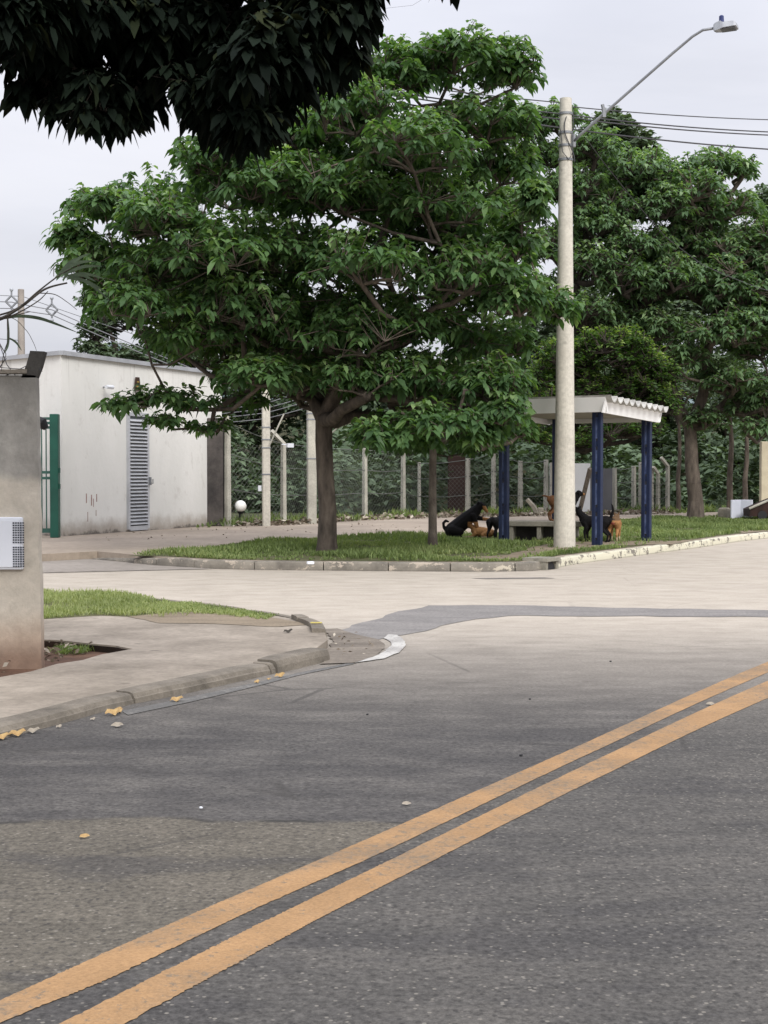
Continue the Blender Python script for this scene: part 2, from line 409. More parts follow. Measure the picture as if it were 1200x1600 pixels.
# ------------------------------------------------------------------ ground & road
def sheet(name, poly, z, mat):
    mb = MB(); mb.prism([(p[0], p[1]) for p in poly], z, z, sides=False)
    o = mb.build(name, mat); tag(o, kind='structure'); return o
def wob(pts, step, amp, closed=True):
    """subdivide an outline and make it uneven"""
    out = []; n = len(pts)
    for i in range(n if closed else n-1):
        a = Vector(pts[i]); b = Vector(pts[(i+1) % n]); k = max(1, int((b-a).length/step))
        for j in range(k):
            p = a.lerp(b, j/k); s = amp*min(1, (b-a).length)
            out.append(Vector((p.x+random.uniform(-s, s), p.y+random.uniform(-s, s), p.z)))
    if not closed: out.append(Vector(pts[-1]))
    return out
S = 2500
mb = MB(); mb.add([(-S, -S, 0), (S, -S, 0), (S, S, 0), (-S, S, 0)], [(0, 1, 2, 3)]); tag(mb.build('ground', M['ground']), kind='structure')
# road: everything in front of the two kerbs
isl = [(60, 868), (140, 874), (240, 884), (320, 889), (400, 891), (600, 893), (750, 894), (830, 893), (865, 889), (900, 882), (1025, 865), (1100, 855), (1150, 847), (1230, 838)]
islG = [G(*p) for p in isl]
roadpoly = [(-60, -30), (60, -30), (90, 120)] + [(islG[-1].x+9, islG[-1].y+14)] + [(p.x, p.y+.4) for p in reversed(islG)] + [(-40, islG[0].y+2)]
sheet('road', roadpoly, .004, M['road'])
sheet('driveway', wob([G(-300, 860), G(60, 868), G(140, 874), G(240, 884), G(330, 890), G(60, 896), G(-300, 900)], 1, .03), .012, M['apron'])
sheet('asphalt_patch', wob([G(*p) for p in ((527, 987), (590, 966), (667, 947), (800, 947), (1000, 951), (1200, 955), (1500, 957), (1500, 971), (1200, 965), (1000, 964), (793, 963), (720, 972), (667, 987), (600, 998), (587, 1002), (560, 996))], .22, .05), .008, M['patch'])
sheet('kerb_debris', wob([G(*p) for p in ((500, 1040), (520, 1003), (505, 985), (527, 984), (560, 994), (590, 1001), (604, 1010), (590, 1026), (553, 1038))], .1, .02), .013, M['debris'])
sheet('dark_streak', wob([G(*p) for p in ((735, 904.5), (790, 903.6), (850, 903), (868, 904.3), (820, 905.2), (760, 905.6))], .5, .015), .008, M['road_streak'])  # thin sheet, darker than the road around it
# double centre line
def strip(name, top, bot, z, mat, ext=0):
    def dense(pts):
        w = [G(*p) for p in pts]; out = []
        if ext:
            d = (w[0]-w[1]).normalized(); w = [w[0]+d*3]+w
            d = (w[-1]-w[-2]).normalized(); w = w+[w[-1]+d*12+Vector((.6, 0, 0))]
        n = len(w)
        for i in range(n-1):
            p0 = w[max(i-1, 0)]; p1 = w[i]; p2 = w[i+1]; p3 = w[min(i+2, n-1)]
            k = 24
            for j in range(k):
                t = j/k
                # centripetal-free blend: average of linear and Catmull-Rom
                lin = p1.lerp(p2, t)
                cr = .5*((2*p1)+(p2-p0)*t+(2*p0-5*p1+4*p2-p3)*t*t+(3*p1-p0-3*p2+p3)*t**3)
                out.append(lin*.6+cr*.4)
        out.append(w[-1]); return out
    a = dense(top); b = dense(bot); m = 420
    def resamp(l):
        idx = [i*(len(l)-1)/m for i in range(m+1)]
        return [l[int(i)].lerp(l[min(int(i)+1, len(l)-1)], i-int(i)) for i in idx]
    a = resamp(a); b = resamp(b); vs = []
    for p, q in zip(a, b):
        e = (p-q).normalized()
        vs.append(p+e*random.gauss(0, .0025)); vs.append(q+e*random.gauss(0, .0025))
    for v in vs: v.z = z
    mb = MB(); mb.add(vs, [(2*i+1, 2*i+3, 2*i+2, 2*i) for i in range(m)])
    return tag(mb.build(name, mat), kind='structure')
strip('yellow_centre_line', [(0, 1567), (135, 1505), (310, 1427), (415, 1382), (600, 1302), (900, 1169), (1200, 1035)],
      [(0, 1602), (175, 1530), (310, 1465), (400, 1422), (600, 1333), (900, 1189), (1200, 1052)], .0068, M['yellow'], 1)
strip('yellow_centre_line', [(100, 1600), (300, 1499), (400, 1449), (500, 1400), (600, 1351), (900, 1204), (1200, 1065)],
      [(200, 1600), (370, 1508), (440, 1470), (500, 1437), (600, 1386), (900, 1234), (1200, 1092)], .0068, M['yellow'], 1)
# white painted nose of the corner and a worn edge line along the gutter
sheet('white_corner_marking', wob([G(*p) for p in ((553, 1038), (600, 1031), (622, 1022), (634, 1010), (630, 1000), (620, 994), (607, 993), (600, 999), (611, 1005), (612, 1011), (593, 1025), (570, 1032))], .08, .015), .012, M['white_paint'])
strip('worn_edge_line', [(190, 1113), (300, 1090), (400, 1068), (470, 1052), (553, 1036)], [(200, 1119), (300, 1098), (400, 1074), (470, 1056), (553, 1039)], .008, M['faint_paint'])

# ---- left corner footway
Zs = .07
base_l = [G(*p) for p in ((-500, 1290), (-150, 1197), (0, 1156), (60, 1142), (125, 1124), (187, 1106), (300, 1083), (370, 1067), (434, 1053), (517, 1033))]
def offset(pts, d):
    out = []
    for i, p in enumerate(pts):
        a = pts[max(i-1, 0)]; b = pts[min(i+1, len(pts)-1)]; t = (b-a).normalized()
        out.append(p+Vector((-t.y, t.x, 0))*d)
    return out
def kerb(name, pts, h, w, mat, stone=1.0, rnd=.03, side=1, jit=.006, h0=None):
    """kerb stones swept along pts (outer foot line); side=+1 puts the body to the left of the path"""
    L = [0]
    for i in range(1, len(pts)): L.append(L[-1]+(pts[i]-pts[i-1]).length)
    def at(s):
        s = max(0, min(L[-1]-1e-6, s))
        for i in range(1, len(pts)):
            if L[i] >= s: 
                t = (s-L[i-1])/(L[i]-L[i-1]); return pts[i-1].lerp(pts[i], t), (pts[i]-pts[i-1]).normalized()
    s = 0; mb = MB()
    while s < L[-1]-.05:
        e = min(L[-1], s+stone*random.uniform(.85, 1.15)); if_last = e
        dh = random.uniform(-jit, jit)*1.5; dw = random.uniform(-jit, jit)
        rings = []
        for k in range(7):
            q = s+.008+(e-s-.016)*k/6; p, t = at(q); nrm = Vector((-t.y, t.x, 0))*side
            hh = h+dh
            if h0 is not None: hh = h0+(h-h0)*min(1, q/2.5)
            prof = [(0, -.02), (.004, hh*.5), (.012, hh-rnd), (.012+rnd*.35, hh-rnd*.3), (.02+rnd, hh), (w, hh), (w, -.02)]
            sh = 0 if 0 < k < 6 else .007
            rings.append([p+nrm*(a+dw+(sh if a < w/2 else 0))+Vector((0, 0, z-(sh if z > 0 else 0))) for a, z in prof])
        vs = sum(rings, []); n = 7; fs = []
        for k in range(6):
            for i in range(n-1): fs.append((k*n+i, k*n+i+1, k*n+n+i+1, k*n+n+i) if side < 0 else (k*n+i, k*n+n+i, k*n+n+i+1, k*n+i+1))
        fs.append(tuple(range(n))); fs.append(tuple(range(6*n+n-1, 6*n-1, -1)))
        mb.add(vs, fs); s = e
    o = mb.build(name, mat); tag(o, kind='structure'); return o
kerb('kerb', base_l[:9], .078, .17, M['kerb_grey'], 1.6, .035, jit=.004)
kerb('kerb', base_l[8:], .112, .18, M['kerb_grey'], 2.0, .03)
inner = offset(base_l, .165)
back = [G(x, y, Zs) for x, y in ((512, 1000), (505, 981), (470, 969), (430, 962), (300, 944), (200, 934), (65, 925), (-150, 915), (-500, 905))]
hole = [G(x, y, Zs) for x, y in ((-120, 1090), (0, 1058), (50, 1049), (90, 1037), (130, 1031), (160, 1022), (208, 1014), (180, 1009), (110, 1002), (85, 1000), (66, 999), (-120, 990))]
hole = wob(hole, .12, .012)
mb = MB(); mb.prism([(p.x, p.y) for p in inner]+[(p.x, p.y) for p in back], -.02, Zs, holes=[[(p.x, p.y) for p in hole]])
tag(mb.build('footway', M['sidewalk']), kind='structure')
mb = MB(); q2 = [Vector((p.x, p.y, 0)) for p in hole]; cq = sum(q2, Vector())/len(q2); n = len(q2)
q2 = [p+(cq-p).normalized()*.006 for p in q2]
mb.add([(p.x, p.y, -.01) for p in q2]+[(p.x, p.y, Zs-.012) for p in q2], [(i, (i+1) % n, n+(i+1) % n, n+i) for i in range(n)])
tag(mb.build('pit_edge', M['pit']), kind='structure')  # dark liner: shadow on the pit sides is put into its colour
# cracks: thin dark joints laid along the slab
cr = [G(x, y, Zs+.004) for x, y in ((120, 1000), (200, 985), (330, 974), (470, 985))]
sheet('planting_pit_soil', [(G(-140, 1110).x, G(-140, 1110).y-.0), (G(240, 1022).x, G(240, 1022).y), (G(240, 985).x, G(240, 985).y), (G(-140, 975).x-.5, G(-140, 975).y)], .008, M['dirt'])
# raised end block with yellow paint, back kerb
bk = [G(x, y) for x, y in ((512, 1001), (507, 991), (478, 978), (432, 969), (300, 951), (200, 941), (65, 932), (-150, 922), (-500, 912))]
kerb('kerb', bk[:3], .12, .14, M['kerb_grey'], 1.1, .03); kerb('kerb', bk[2:], .078, .12, M['kerb_grey'], 1.1, .02)
mb = MB(); q = G(494, 973, .125); mb.box((q.x, q.y, .126), (.10, .05, .006), .1); tag(mb.build('yellow_kerb_dab', simple('yellow_dab', (.55, .45, .10), (.35, .3, .1), 20, .8, .1)), kind='structure')

FPX = [(356, 822), (443, 819), (570, 808), (630, 805.5), (731, 805), (853, 803.5), (960, 802.5), (1043, 801)]
FPW = [G1(*q) for q in FPX]
# ---- the far island: raised pavement, soil, kerb
far_top = [G1(-400, 846), G1(60, 870)] if False else None
inn = offset(islG[1:], .14)
ip = [(p.x, p.y) for p in inn]
pave = ip+[(45, 50), (45, 56), (FPW[-1].x+3, FPW[-1].y+.9)]+[(p.x, p.y+.35) for p in reversed(FPW)]+[(-12, 42), (-45, 42), (-45, G1(0, 850).y), (G1(-200, 862).x, G1(-200, 862).y), (G1(60, 866).x, G1(60, 866).y)]
mb = MB(); mb.prism(pave, -.02, Z1); tag(mb.build('pavement', M['pavement']), kind='structure')
kerb('kerb', islG[1:], Z1+.005, .15, M['kerb_painted'], 1.0, .02, h0=.02)
# soil under the grass (follows the kerb, then the pavement's front edge)
inn2 = offset(islG[2:], .29)
grass_back = [(1260, 806), (1140, 808.5), (1000, 811), (930, 814), (865, 823), (800, 832), (690, 835), (600, 838), (500, 842), (420, 847), (300, 858), (200, 869)]
gpoly = [Vector((p.x, p.y, 0)) for p in inn2]+[G1(*p) for p in grass_back]
sheet('island_soil', gpoly, Z1+.004, M['soil'])
sheet('bare_ground', wob([G1(*p) for p in ((890, 862), (960, 853), (1052, 851), (1100, 843), (1040, 846), (1000, 846), (905, 847), (850, 852), (790, 868), (740, 871), (700, 874), (760, 876), (830, 873))], .3, .05), Z1+.009, M['bare'])
sheet('bare_ground', wob([G1(*p) for p in ((1135, 830), (1180, 825), (1260, 820), (1260, 826), (1160, 834))], .3, .05), Z1+.013, M['bare'])

# drain inlet in the kerb
e = empty('storm_drain_inlet', G(856, 890), 'grey concrete storm drain inlet with a dark mouth in the island kerb', 'drain inlet')
mb = MB(); c = islG[7].lerp(islG[8], .72); d = (islG[8]-islG[7]).normalized(); ang = math.atan2(d.y, d.x)
R = Matrix.Rotation(ang, 3, 'Z')
mb.box(c+R@Vector((-.165, .0, .07)), (.07, .16, .15), ang); mb.box(c+R@Vector((.165, .0, .07)), (.07, .16, .15), ang)
mb.box(c+R@Vector((0, .1, .155)), (.42, .42, .05), ang)
mb.build('surround', M['bench'], e)
mb = MB(); arc = []
for k in range(9):
    a = math.pi*k/8; arc.append(Vector((.128*math.cos(a), 0, .02+.095*math.sin(a))))
pts = [Vector((-.128, 0, -.01))]+list(reversed(arc))+[Vector((.128, 0, -.01))]
mb.add([c+R@(p+Vector((0, -.055, 0))) for p in pts], [tuple(range(len(pts)))]); mb.build('mouth', M['black'], e)

# ------------------------------------------------------------------ leaves (numpy)
def mesh_np(name, V, T, tint, mat, parent=None, quads=False):
    me = bpy.data.meshes.new(name); k = T.shape[1]
    me.vertices.add(len(V)); me.vertices.foreach_set('co', V.astype(np.float32).ravel())
    me.loops.add(T.size); me.loops.foreach_set('vertex_index', T.astype(np.int32).ravel())
    me.polygons.add(len(T)); me.polygons.foreach_set('loop_start', np.arange(0, T.size, k, dtype=np.int32))
    try: me.polygons.foreach_set('loop_total', np.full(len(T), k, dtype=np.int32))
    except Exception: pass
    me.update(calc_edges=True)
    at = me.attributes.new('tint', 'FLOAT', 'POINT'); at.data.foreach_set('value', tint.astype(np.float32))
    me.materials.append(mat); me.validate()
    o = bpy.data.objects.new(name, me); COL.objects.link(o)
    if parent: o.parent = parent; o.matrix_parent_inverse = parent_matrix(parent).inverted()
    return o
def unit(a): return a/np.maximum(np.linalg.norm(a, axis=1, keepdims=True), 1e-9)
def leaf_geo(p, d, L, W, droop, tint, lod=1, twist=.5):
    n = len(p); d = unit(d); up = np.tile([0, 0, 1.], (n, 1))
    s = np.cross(d, up); bad = np.linalg.norm(s, axis=1) < .05; s[bad] = [1, 0, 0]; s = unit(s)
    nr = np.cross(s, d); tw = RNG.normal(0, twist, n)[:, None]
    s, nr = s*np.cos(tw)+nr*np.sin(tw), -s*np.sin(tw)+nr*np.cos(tw)
    L = L[:, None]; W = W[:, None]; dr = droop[:, None]*np.array([[0, 0, -1.]])
    def c(t): return p+L*(t*d+dr*t*t)
    if lod == 0:
        V = np.stack([p, c(.55)+s*W*.5+nr*W*.15, c(.55)-s*W*.5+nr*W*.15, c(1.)], 1)
        T = np.array([[0, 1, 2], [1, 3, 2]])
    else:
        V = np.stack([p, c(.35)-s*W*.42+nr*W*.14, c(.35), c(.35)+s*W*.42+nr*W*.14,
                      c(.72)-s*W*.5+nr*W*.12, c(.72), c(.72)+s*W*.5+nr*W*.12, c(1.)], 1)
        T = np.array([[0, 2, 1], [0, 3, 2], [1, 2, 5], [1, 5, 4], [2, 3, 6], [2, 6, 5], [4, 5, 7], [5, 6, 7]])
    k = V.shape[1]
    TT = (T[None]+(np.arange(n)*k)[:, None, None]).reshape(-1, 3)
    return V.reshape(-1, 3), TT, np.repeat(tint, k)
def cluster_leaves(cp, co, per, L, Wr, droop, lod=1, spread=.08, up=.15, tb=None):
    """cp cluster points, co outward directions"""
    n = len(cp); N_ = n*per
    p = np.repeat(cp, per, 0); o = np.repeat(co, per, 0)
    az = RNG.uniform(0, 2*np.pi, N_); h = np.stack([np.cos(az), np.sin(az), np.zeros(N_)], 1)
    d = h*1.0+o*.45; d[:, 2] += up+RNG.normal(0, .25, N_)
    Ls = L*RNG.uniform(.65, 1.2, N_); p = p-o*RNG.uniform(0, spread*2, N_)[:, None]+RNG.normal(0, spread*.35, (N_, 3))
    t = (tb if tb is not None else RNG.uniform(.2, .8, n)).repeat(per)+RNG.normal(0, .16, N_)
    return leaf_geo(p, d, Ls, Ls*Wr*RNG.uniform(.8, 1.15, N_), droop*RNG.uniform(.5, 1.4, N_), np.clip(t, 0, 1), lod)

class Tree:
    def __init__(s, name, base, label, cat='tree', group=None):
        s.root = empty(name, base, label, cat, group); s.pos = []; s.par = []; s.fix = []
        s.cl = []; s.co = []; s.tt = []; s.bar = set(); s.hang = False
    def node(s, p, par, r=None):
        s.pos.append(Vector(p)); s.par.append(par); s.fix.append(r); return len(s.pos)-1
    def chain(s, pts, par=None, wig=.03):
        """pts: list of (Vector, radius)"""
        out = []
        for i, (p, r) in enumerate(pts):
            if i and par is not None:
                a = s.pos[par]; b = Vector(p); n = max(1, int((b-a).length/.45)); r0 = s.fix[par] or r
                for k in range(1, n):
                    t = k/n; par = s.node(a.lerp(b, t)+Vector([random.gauss(0, wig) for _ in range(3)]), par, r0+(r-r0)*t); out.append(par)
            par = s.node(p, par, r); out.append(par)
        return out
    def lobe(s, c, rx, ry, rz, n, bottom=-.25, seg=.5, shell=.55):
        c = Vector(c); A = np.array([tuple(p) for p in s.pos]); cc = np.array(tuple(c))
        dv = cc-A; dist = np.linalg.norm(dv, axis=1); pen = np.where(A[:, 2] > c.z-.1, 1.6, 0)+np.where(dv[:, 2] < .25*dist, .4*dist, 0)
        if s.hang: pen = pen*0
        for b_ in s.bar: pen[b_] += 50
        i = int(np.argmin(dist+pen)); a = s.pos[i]; tgt = c-Vector((0, 0, rz*.3))
        k = max(2, int((tgt-a).length/seg)); j = i; sag = 0 if s.hang else (tgt-a).length*.10
        for q in range(1, k+1):
            t = q/k; p = a.lerp(tgt, t)+Vector((random.gauss(0, .05), random.gauss(0, .05), -math.sin(math.pi*t)*sag+random.gauss(0, .04)))
            j = s.node(p, j)
        hub = j; loc = [hub]
        for q in range(7):
            az = random.uniform(0, 6.283); el = random.uniform(-.1, .8)
            e = Vector((math.cos(az)*rx*.55, math.sin(az)*ry*.55, el*rz*.6))
            m1 = s.node(s.pos[hub]+e*.5+Vector((0, 0, .03)), hub); loc.append(m1); loc.append(s.node(s.pos[hub]+e, m1))
        LA = np.array([tuple(s.pos[q]) for q in loc])
        for _ in range(n):
            v = RNG.normal(0, 1, 3); v /= np.linalg.norm(v)
            if v[2] < bottom: v[2] = -v[2]*RNG.uniform(.2, 1)
            r = RNG.uniform(shell, 1.05)**.7 if RNG.random() < .8 else RNG.uniform(.2, .8)
            p = cc+v*np.array([rx, ry, rz])*r
            b = int(np.argmin(np.linalg.norm(LA-p, axis=1)))
            s.node(p, loc[b]); s.cl.append(p)
            o = v*np.array([1/rx, 1/ry, 1/rz]); o /= np.linalg.norm(o); s.co.append(o)
            s.tt.append(.30+.42*max(v[2], 0)*r+RNG.normal(0, .11))  # upper clusters tinted lighter: light tops and dark undersides painted into the leaves
    def finish(s, mat, bark, per, L, Wr, droop, lod=1, tip=.006, expo=2.3, spread=.08, twig_min=0.0, up=.15):
        n = len(s.pos); w = [0.]*n; kids = [0]*n
        for i in range(n-1, -1, -1):
            if kids[i] == 0: w[i] = tip**expo
            if s.par[i] is not None: w[s.par[i]] += w[i]; kids[s.par[i]] += 1
        r = [max(w[i]**(1/expo), 0) if s.fix[i] is None else s.fix[i] for i in range(n)]
        for i in range(n):
            if s.fix[i] is None and s.par[i] is not None: r[i] = min(r[i], r[s.par[i]]*.9)
        mb = MB()
        for i in range(n):
            j = s.par[i]
            if j is None: continue
            if r[i] < twig_min: continue
            k = 14 if r[j] > .09 else 8 if r[j] > .03 else 5 if r[j] > .012 else 3
            a, b = s.pos[j], s.pos[i]
            ra = r[j] if s.fix[i] is not None else min(r[j], r[i]*1.35)
            mb.tube([a, b], [ra, r[i]], k, caps=False)
            if r[j] > .03: mb.ball(b, r[i]*1.0, 8)
        mb.build('trunk', bark, s.root, smooth=True)
        cp = np.array(s.cl); co = np.array(s.co)
        V, T, t = cluster_leaves(cp, co, per, L, Wr, droop, lod, spread, up, np.array(s.tt))
        o = mesh_np('crown', V, T, t, mat, s.root)
        return o

# ================================================================== main tree
B = G1(511, 862); Y0 = B.y; K = F/Y0
def mp(px, py, dy=0): return P(px, py, Y0+dy)
T1 = Tree('street_tree', B, 'large leafy street tree with drooping leaf clusters, left of the tall utility pole')
tr = T1.chain([(B-Vector((0, 0, .05)), .20), (mp(511, 848), .165), (mp(512, 800), .148), (mp(508, 740), .142), (mp(506, 690), .142), (mp(506, 655), .14)], None, .006)
f = tr[-1]; T1.bar = set(range(f))
a1 = T1.chain([(mp(488, 625, .1), .085), (mp(455, 595, .2), .07), (mp(400, 605, .0), .05), (mp(335, 640, -.3), .038), (mp(280, 640, -.5), .025)], f)
a2 = T1.chain([(mp(525, 610), .11), (mp(548, 540, .1), .095), (mp(560, 470, .0), .08), (mp(590, 400, .1), .065), (mp(610, 320, .2), .05), (mp(650, 220, .2), .035)], f)
a3 = T1.chain([(mp(500, 600, .5), .08), (mp(470, 520, 1.), .07), (mp(430, 430, 1.2), .05), (mp(380, 350, 1.0), .035)], f)
a4 = T1.chain([(mp(540, 590, -.5), .08), (mp(600, 540, -1.), .06), (mp(680, 480, -1.4), .045), (mp(760, 420, -1.), .03)], f)
T1.chain([(mp(620, 470, .6), .045), (mp(690, 400, 1.0), .03)], a2[3])
lob = [(700,95,85,40),(785,115,55,48),(625,125,80,45),(555,185,90,48),(745,195,95,48),(640,235,105,50),(470,215,75,42),(330,255,75,40),(400,285,90,42),
 (175,330,78,26),(265,345,85,36),(540,305,105,46),(680,325,105,46),(790,270,72,42),(335,405,105,42),(165,425,72,38),(215,480,85,36),(440,395,95,46),
 (580,420,105,46),(720,425,100,46),(805,390,48,42),(865,490,46,30),(800,470,60,38),(385,495,95,42),(290,535,85,32),(500,515,95,42),(640,515,105,46),(765,535,78,44),
 (400,585,75,30),(570,600,85,40),(665,610,95,48),(775,610,68,42),(700,662,85,30),(790,655,45,30),(600,678,60,24),(745,690,50,20),(660,690,50,20),(320,470,60,36),(130,380,45,30),(620,665,60,28),(835,330,30,30),(480,300,80,44),(250,430,90,40)]
for (x, y, rx, ry) in lob:
    D = 3.3*math.sqrt(max(.05, 1-((x-500)/430)**2))
    for sgn in (-1, 1):
        dy = sgn*random.uniform(.15, .85)*D
        if rx < 50 and sgn > 0: continue
        s_ = 1/K
        T1.lobe(mp(x+random.uniform(-12, 12), y+random.uniform(-8, 8), dy), rx*s_*.95, rx*s_*.95, ry*s_*1.45, int(34+rx*.6))
for _ in range(46):
    a = random.uniform(0, 6.283); q_ = math.sqrt(random.random()); x = 520+math.cos(a)*q_*290; y = 400+math.sin(a)*q_*225
    if (x < 330 and y > 560) or (x < 420 and y < 260): continue
    T1.lobe(mp(x, y, random.uniform(-1.6, 2.2)), .95, .95, .75, 52)
# low limb reaching left in front of the white building
for (x, y, rx, ry, n, dy) in ((190, 632, 46, 20, 22, -.8), (245, 620, 55, 24, 28, -.7), (300, 630, 50, 28, 24, -.5), (330, 668, 42, 24, 16, -.3), (262, 655, 45, 18, 14, -.6), (375, 625, 45, 26, 18, -.2)):
    T1.lobe(mp(x, y, dy), rx/K, rx/K, ry/K, n)
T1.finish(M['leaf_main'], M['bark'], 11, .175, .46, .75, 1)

# ================================================================== near overhanging tree (trunk stands outside the frame, behind the wall)
Yn = 7.6; Kn = F/Yn
TB = Vector((-4.9, 7.9, 0))
T2 = Tree('overhanging_tree', TB, 'dark backlit tree whose branches hang down across the top of the picture')
t2 = T2.chain([(TB, .2), (TB+Vector((.1, 0, 1.5)), .16), (TB+Vector((.35, -.1, 3.0)), .14), (Vector((-3.6, 7.7, 4.3)), .10), (Vector((-2.2, 7.6, 4.95)), .07), (Vector((-.9, 7.6, 4.9)), .045), (Vector((-.1, 7.6, 4.55)), .03)], None, .02); T2.bar = set(t2[:9]); T2.hang = True
n2 = [(40,40,75,62),(95,110,75,48),(150,160,60,40),(190,195,34,22),(120,30,85,70),(230,60,90,70),(215,135,42,38),(330,60,90,80),(330,160,58,58),(385,205,44,34),(400,110,85,80),(470,80,85,75),(440,175,40,42),
      (530,50,80,62),(500,110,50,40),(585,0,40,36),(0,60,48,44),(704,-20,14,10),(60,-60,120,70),(220,-70,130,70),(380,-70,130,70),(510,-60,90,60),(-100,0,110,80)]
for (x, y, rx, ry) in n2:
    y -= 24; x -= 26 if x > 430 else 0
    if x > 650: x += 26
    for k in range(2 if rx > 50 else 1):
        T2.lobe(P(x+random.uniform(-8, 8), y, Yn+random.uniform(-.35, .5)+k*.4), rx/Kn*.86, rx/Kn*1.2, ry/Kn*.86, int(rx*.72)+6, bottom=-1.1, seg=.25)
for (x, y) in ((18,118),(32,150),(62,165),(95,172),(128,190),(150,205),(175,208),(205,205),(212,180),(238,160),(262,140),(285,165),(305,190),(340,215),(365,225),(392,232),(420,235),(440,215),(462,190),(490,160),(520,140),(548,128),(570,105),(585,60)):
    y -= 18; x -= 22 if x > 430 else 0
    T2.lobe(P(x+random.uniform(-6, 6), y+random.uniform(-26, 4), Yn+random.uniform(-.2, .3)), 17/Kn, 17/Kn, 17/Kn, 6, bottom=-1.1, seg=.2)
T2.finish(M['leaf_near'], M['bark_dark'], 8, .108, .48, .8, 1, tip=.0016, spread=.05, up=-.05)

# ================================================================== middle-distance trees
def tree_at(name, label, bx, by, hpx, lobes, leaf, bark, trunk_r, per, L, dens, Wr=.4, droop=.6, lod=0, forkpx=None, fac=.9, group=None, tip=.01, limbs=(), Yov=None):
    Bb = G1(bx, by) if Yov is None else Vector((P(bx, by, Yov).x, Yov, 0)); Y = Bb.y; k = F/Y
    q = lambda x, y, dy=0: P(x, y, Y+dy)
    T = Tree(name, Bb, label, 'tree', group)
    ch = T.chain([(Bb, trunk_r*1.25), (q(bx, by-30), trunk_r), (q(*hpx), trunk_r*.8)], None, .02); T.bar = set(range(ch[-1]))
    for lm in limbs: T.chain([(q(x, y, d), r) for x, y, d, r in lm], ch[-1])
    for (x, y, rx, ry) in lobes:
        D = rx/k*1.3
        for sgn in (-1, 1):
            T.lobe(q(x+random.uniform(-6, 6), y+random.uniform(-4, 4), sgn*D*random.uniform(.2, 1.1)), rx/k*fac, rx/k*fac, ry/k*fac*1.2, max(8, int(rx*ry/k/k*dens)), seg=.8)
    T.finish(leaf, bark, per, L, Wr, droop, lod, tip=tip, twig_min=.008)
    return T
# tree behind the utility pole
tree_at('street_tree', 'tall broad tree with pale green layered foliage directly behind the utility pole', 884, 814, (880, 560),
    [(930,235,60,38),(1000,270,72,40),(870,190,55,35),(890,300,75,45),(960,330,80,45),(1040,330,55,45),(870,390,65,45),(940,420,75,45),(1000,470,60,45),(840,470,50,45),(910,490,70,40),(1000,390,60,40),(850,250,50,40),(800,330,60,45),(820,200,45,35),(985,515,60,42),(900,550,60,40),(1050,440,55,50),(1030,520,45,40),(930,360,60,50),(1010,300,50,40),(970,440,60,50)],
    M['leaf_back'], M['bark_dark'], .16, 10, .20, 120, .46, .7, 0)
# tree standing right of the shelter
tree_at('street_tree', 'tree with thick dark forked trunk on the grass right of the bus shelter', 1087, 813, (1078, 668),
    [(1110,255,52,30),(1150,270,35,34),(1080,300,60,40),(1140,330,60,36),(1060,380,60,42),(1130,400,70,42),(1190,380,60,40),(1240,430,70,50),(1080,450,60,40),(1160,470,70,42),(1110,525,60,36),(1190,545,70,42),(1150,600,60,34),(1215,620,60,40),(1250,520,60,50),(1190,670,46,26),(1260,350,60,50),(1030,420,50,50),(1100,350,55,50),(1170,420,60,50),(1130,440,60,45),(1060,560,50,40),(1150,520,60,50),(1200,490,60,45),(1120,600,50,40),(1100,660,40,26),(1180,640,60,36)],
    M['leaf_back'], M['bark'], .21, 10, .22, 105, .46, .65, 0,
    limbs=([(1062, 640, 0, .14), (1050, 600, .5, .1), (1045, 540, .8, .07)], [(1098, 620, 0, .15), (1100, 560, 0, .12), (1120, 480, .4, .09)], [(1120, 640, -.3, .08), (1160, 600, -.5, .055), (1200, 585, -.8, .04)]))
# small tree between the street tree and the dogs
tree_at('small_street_tree', 'slender young tree with thin pale trunk beside the black dogs', 676, 856, (677, 690),
    [(680,640,55,30),(650,600,50,32),(710,610,50,32),(760,650,55,32),(800,672,40,24),(740,690,40,18)],
    M['leaf_main'], M['bark_pale'], .075, 9, .2, 90, .36, .7, 1, group=None)
# round glossy tree over the shelter
tree_at('round_bushy_tree', 'dense rounded tree with small glossy leaves and yellow-green tips just behind the bus shelter', 934, 821, (936, 700),
    [(880,560,45,40),(930,545,45,38),(985,545,42,35),(1030,590,36,36),(1045,630,26,30),(985,610,52,40),(920,620,55,42),(860,640,50,42),(960,670,58,36),(890,690,55,26),(1010,670,40,30),(830,680,40,28),(850,590,42,42),(1000,575,50,46),(1035,640,34,40),(960,560,50,44),(1000,640,50,46),(905,590,50,46)],
    M['leaf_bush'], M['bark_dark'], .08, 10, .125, 230, .5, .25, 0)
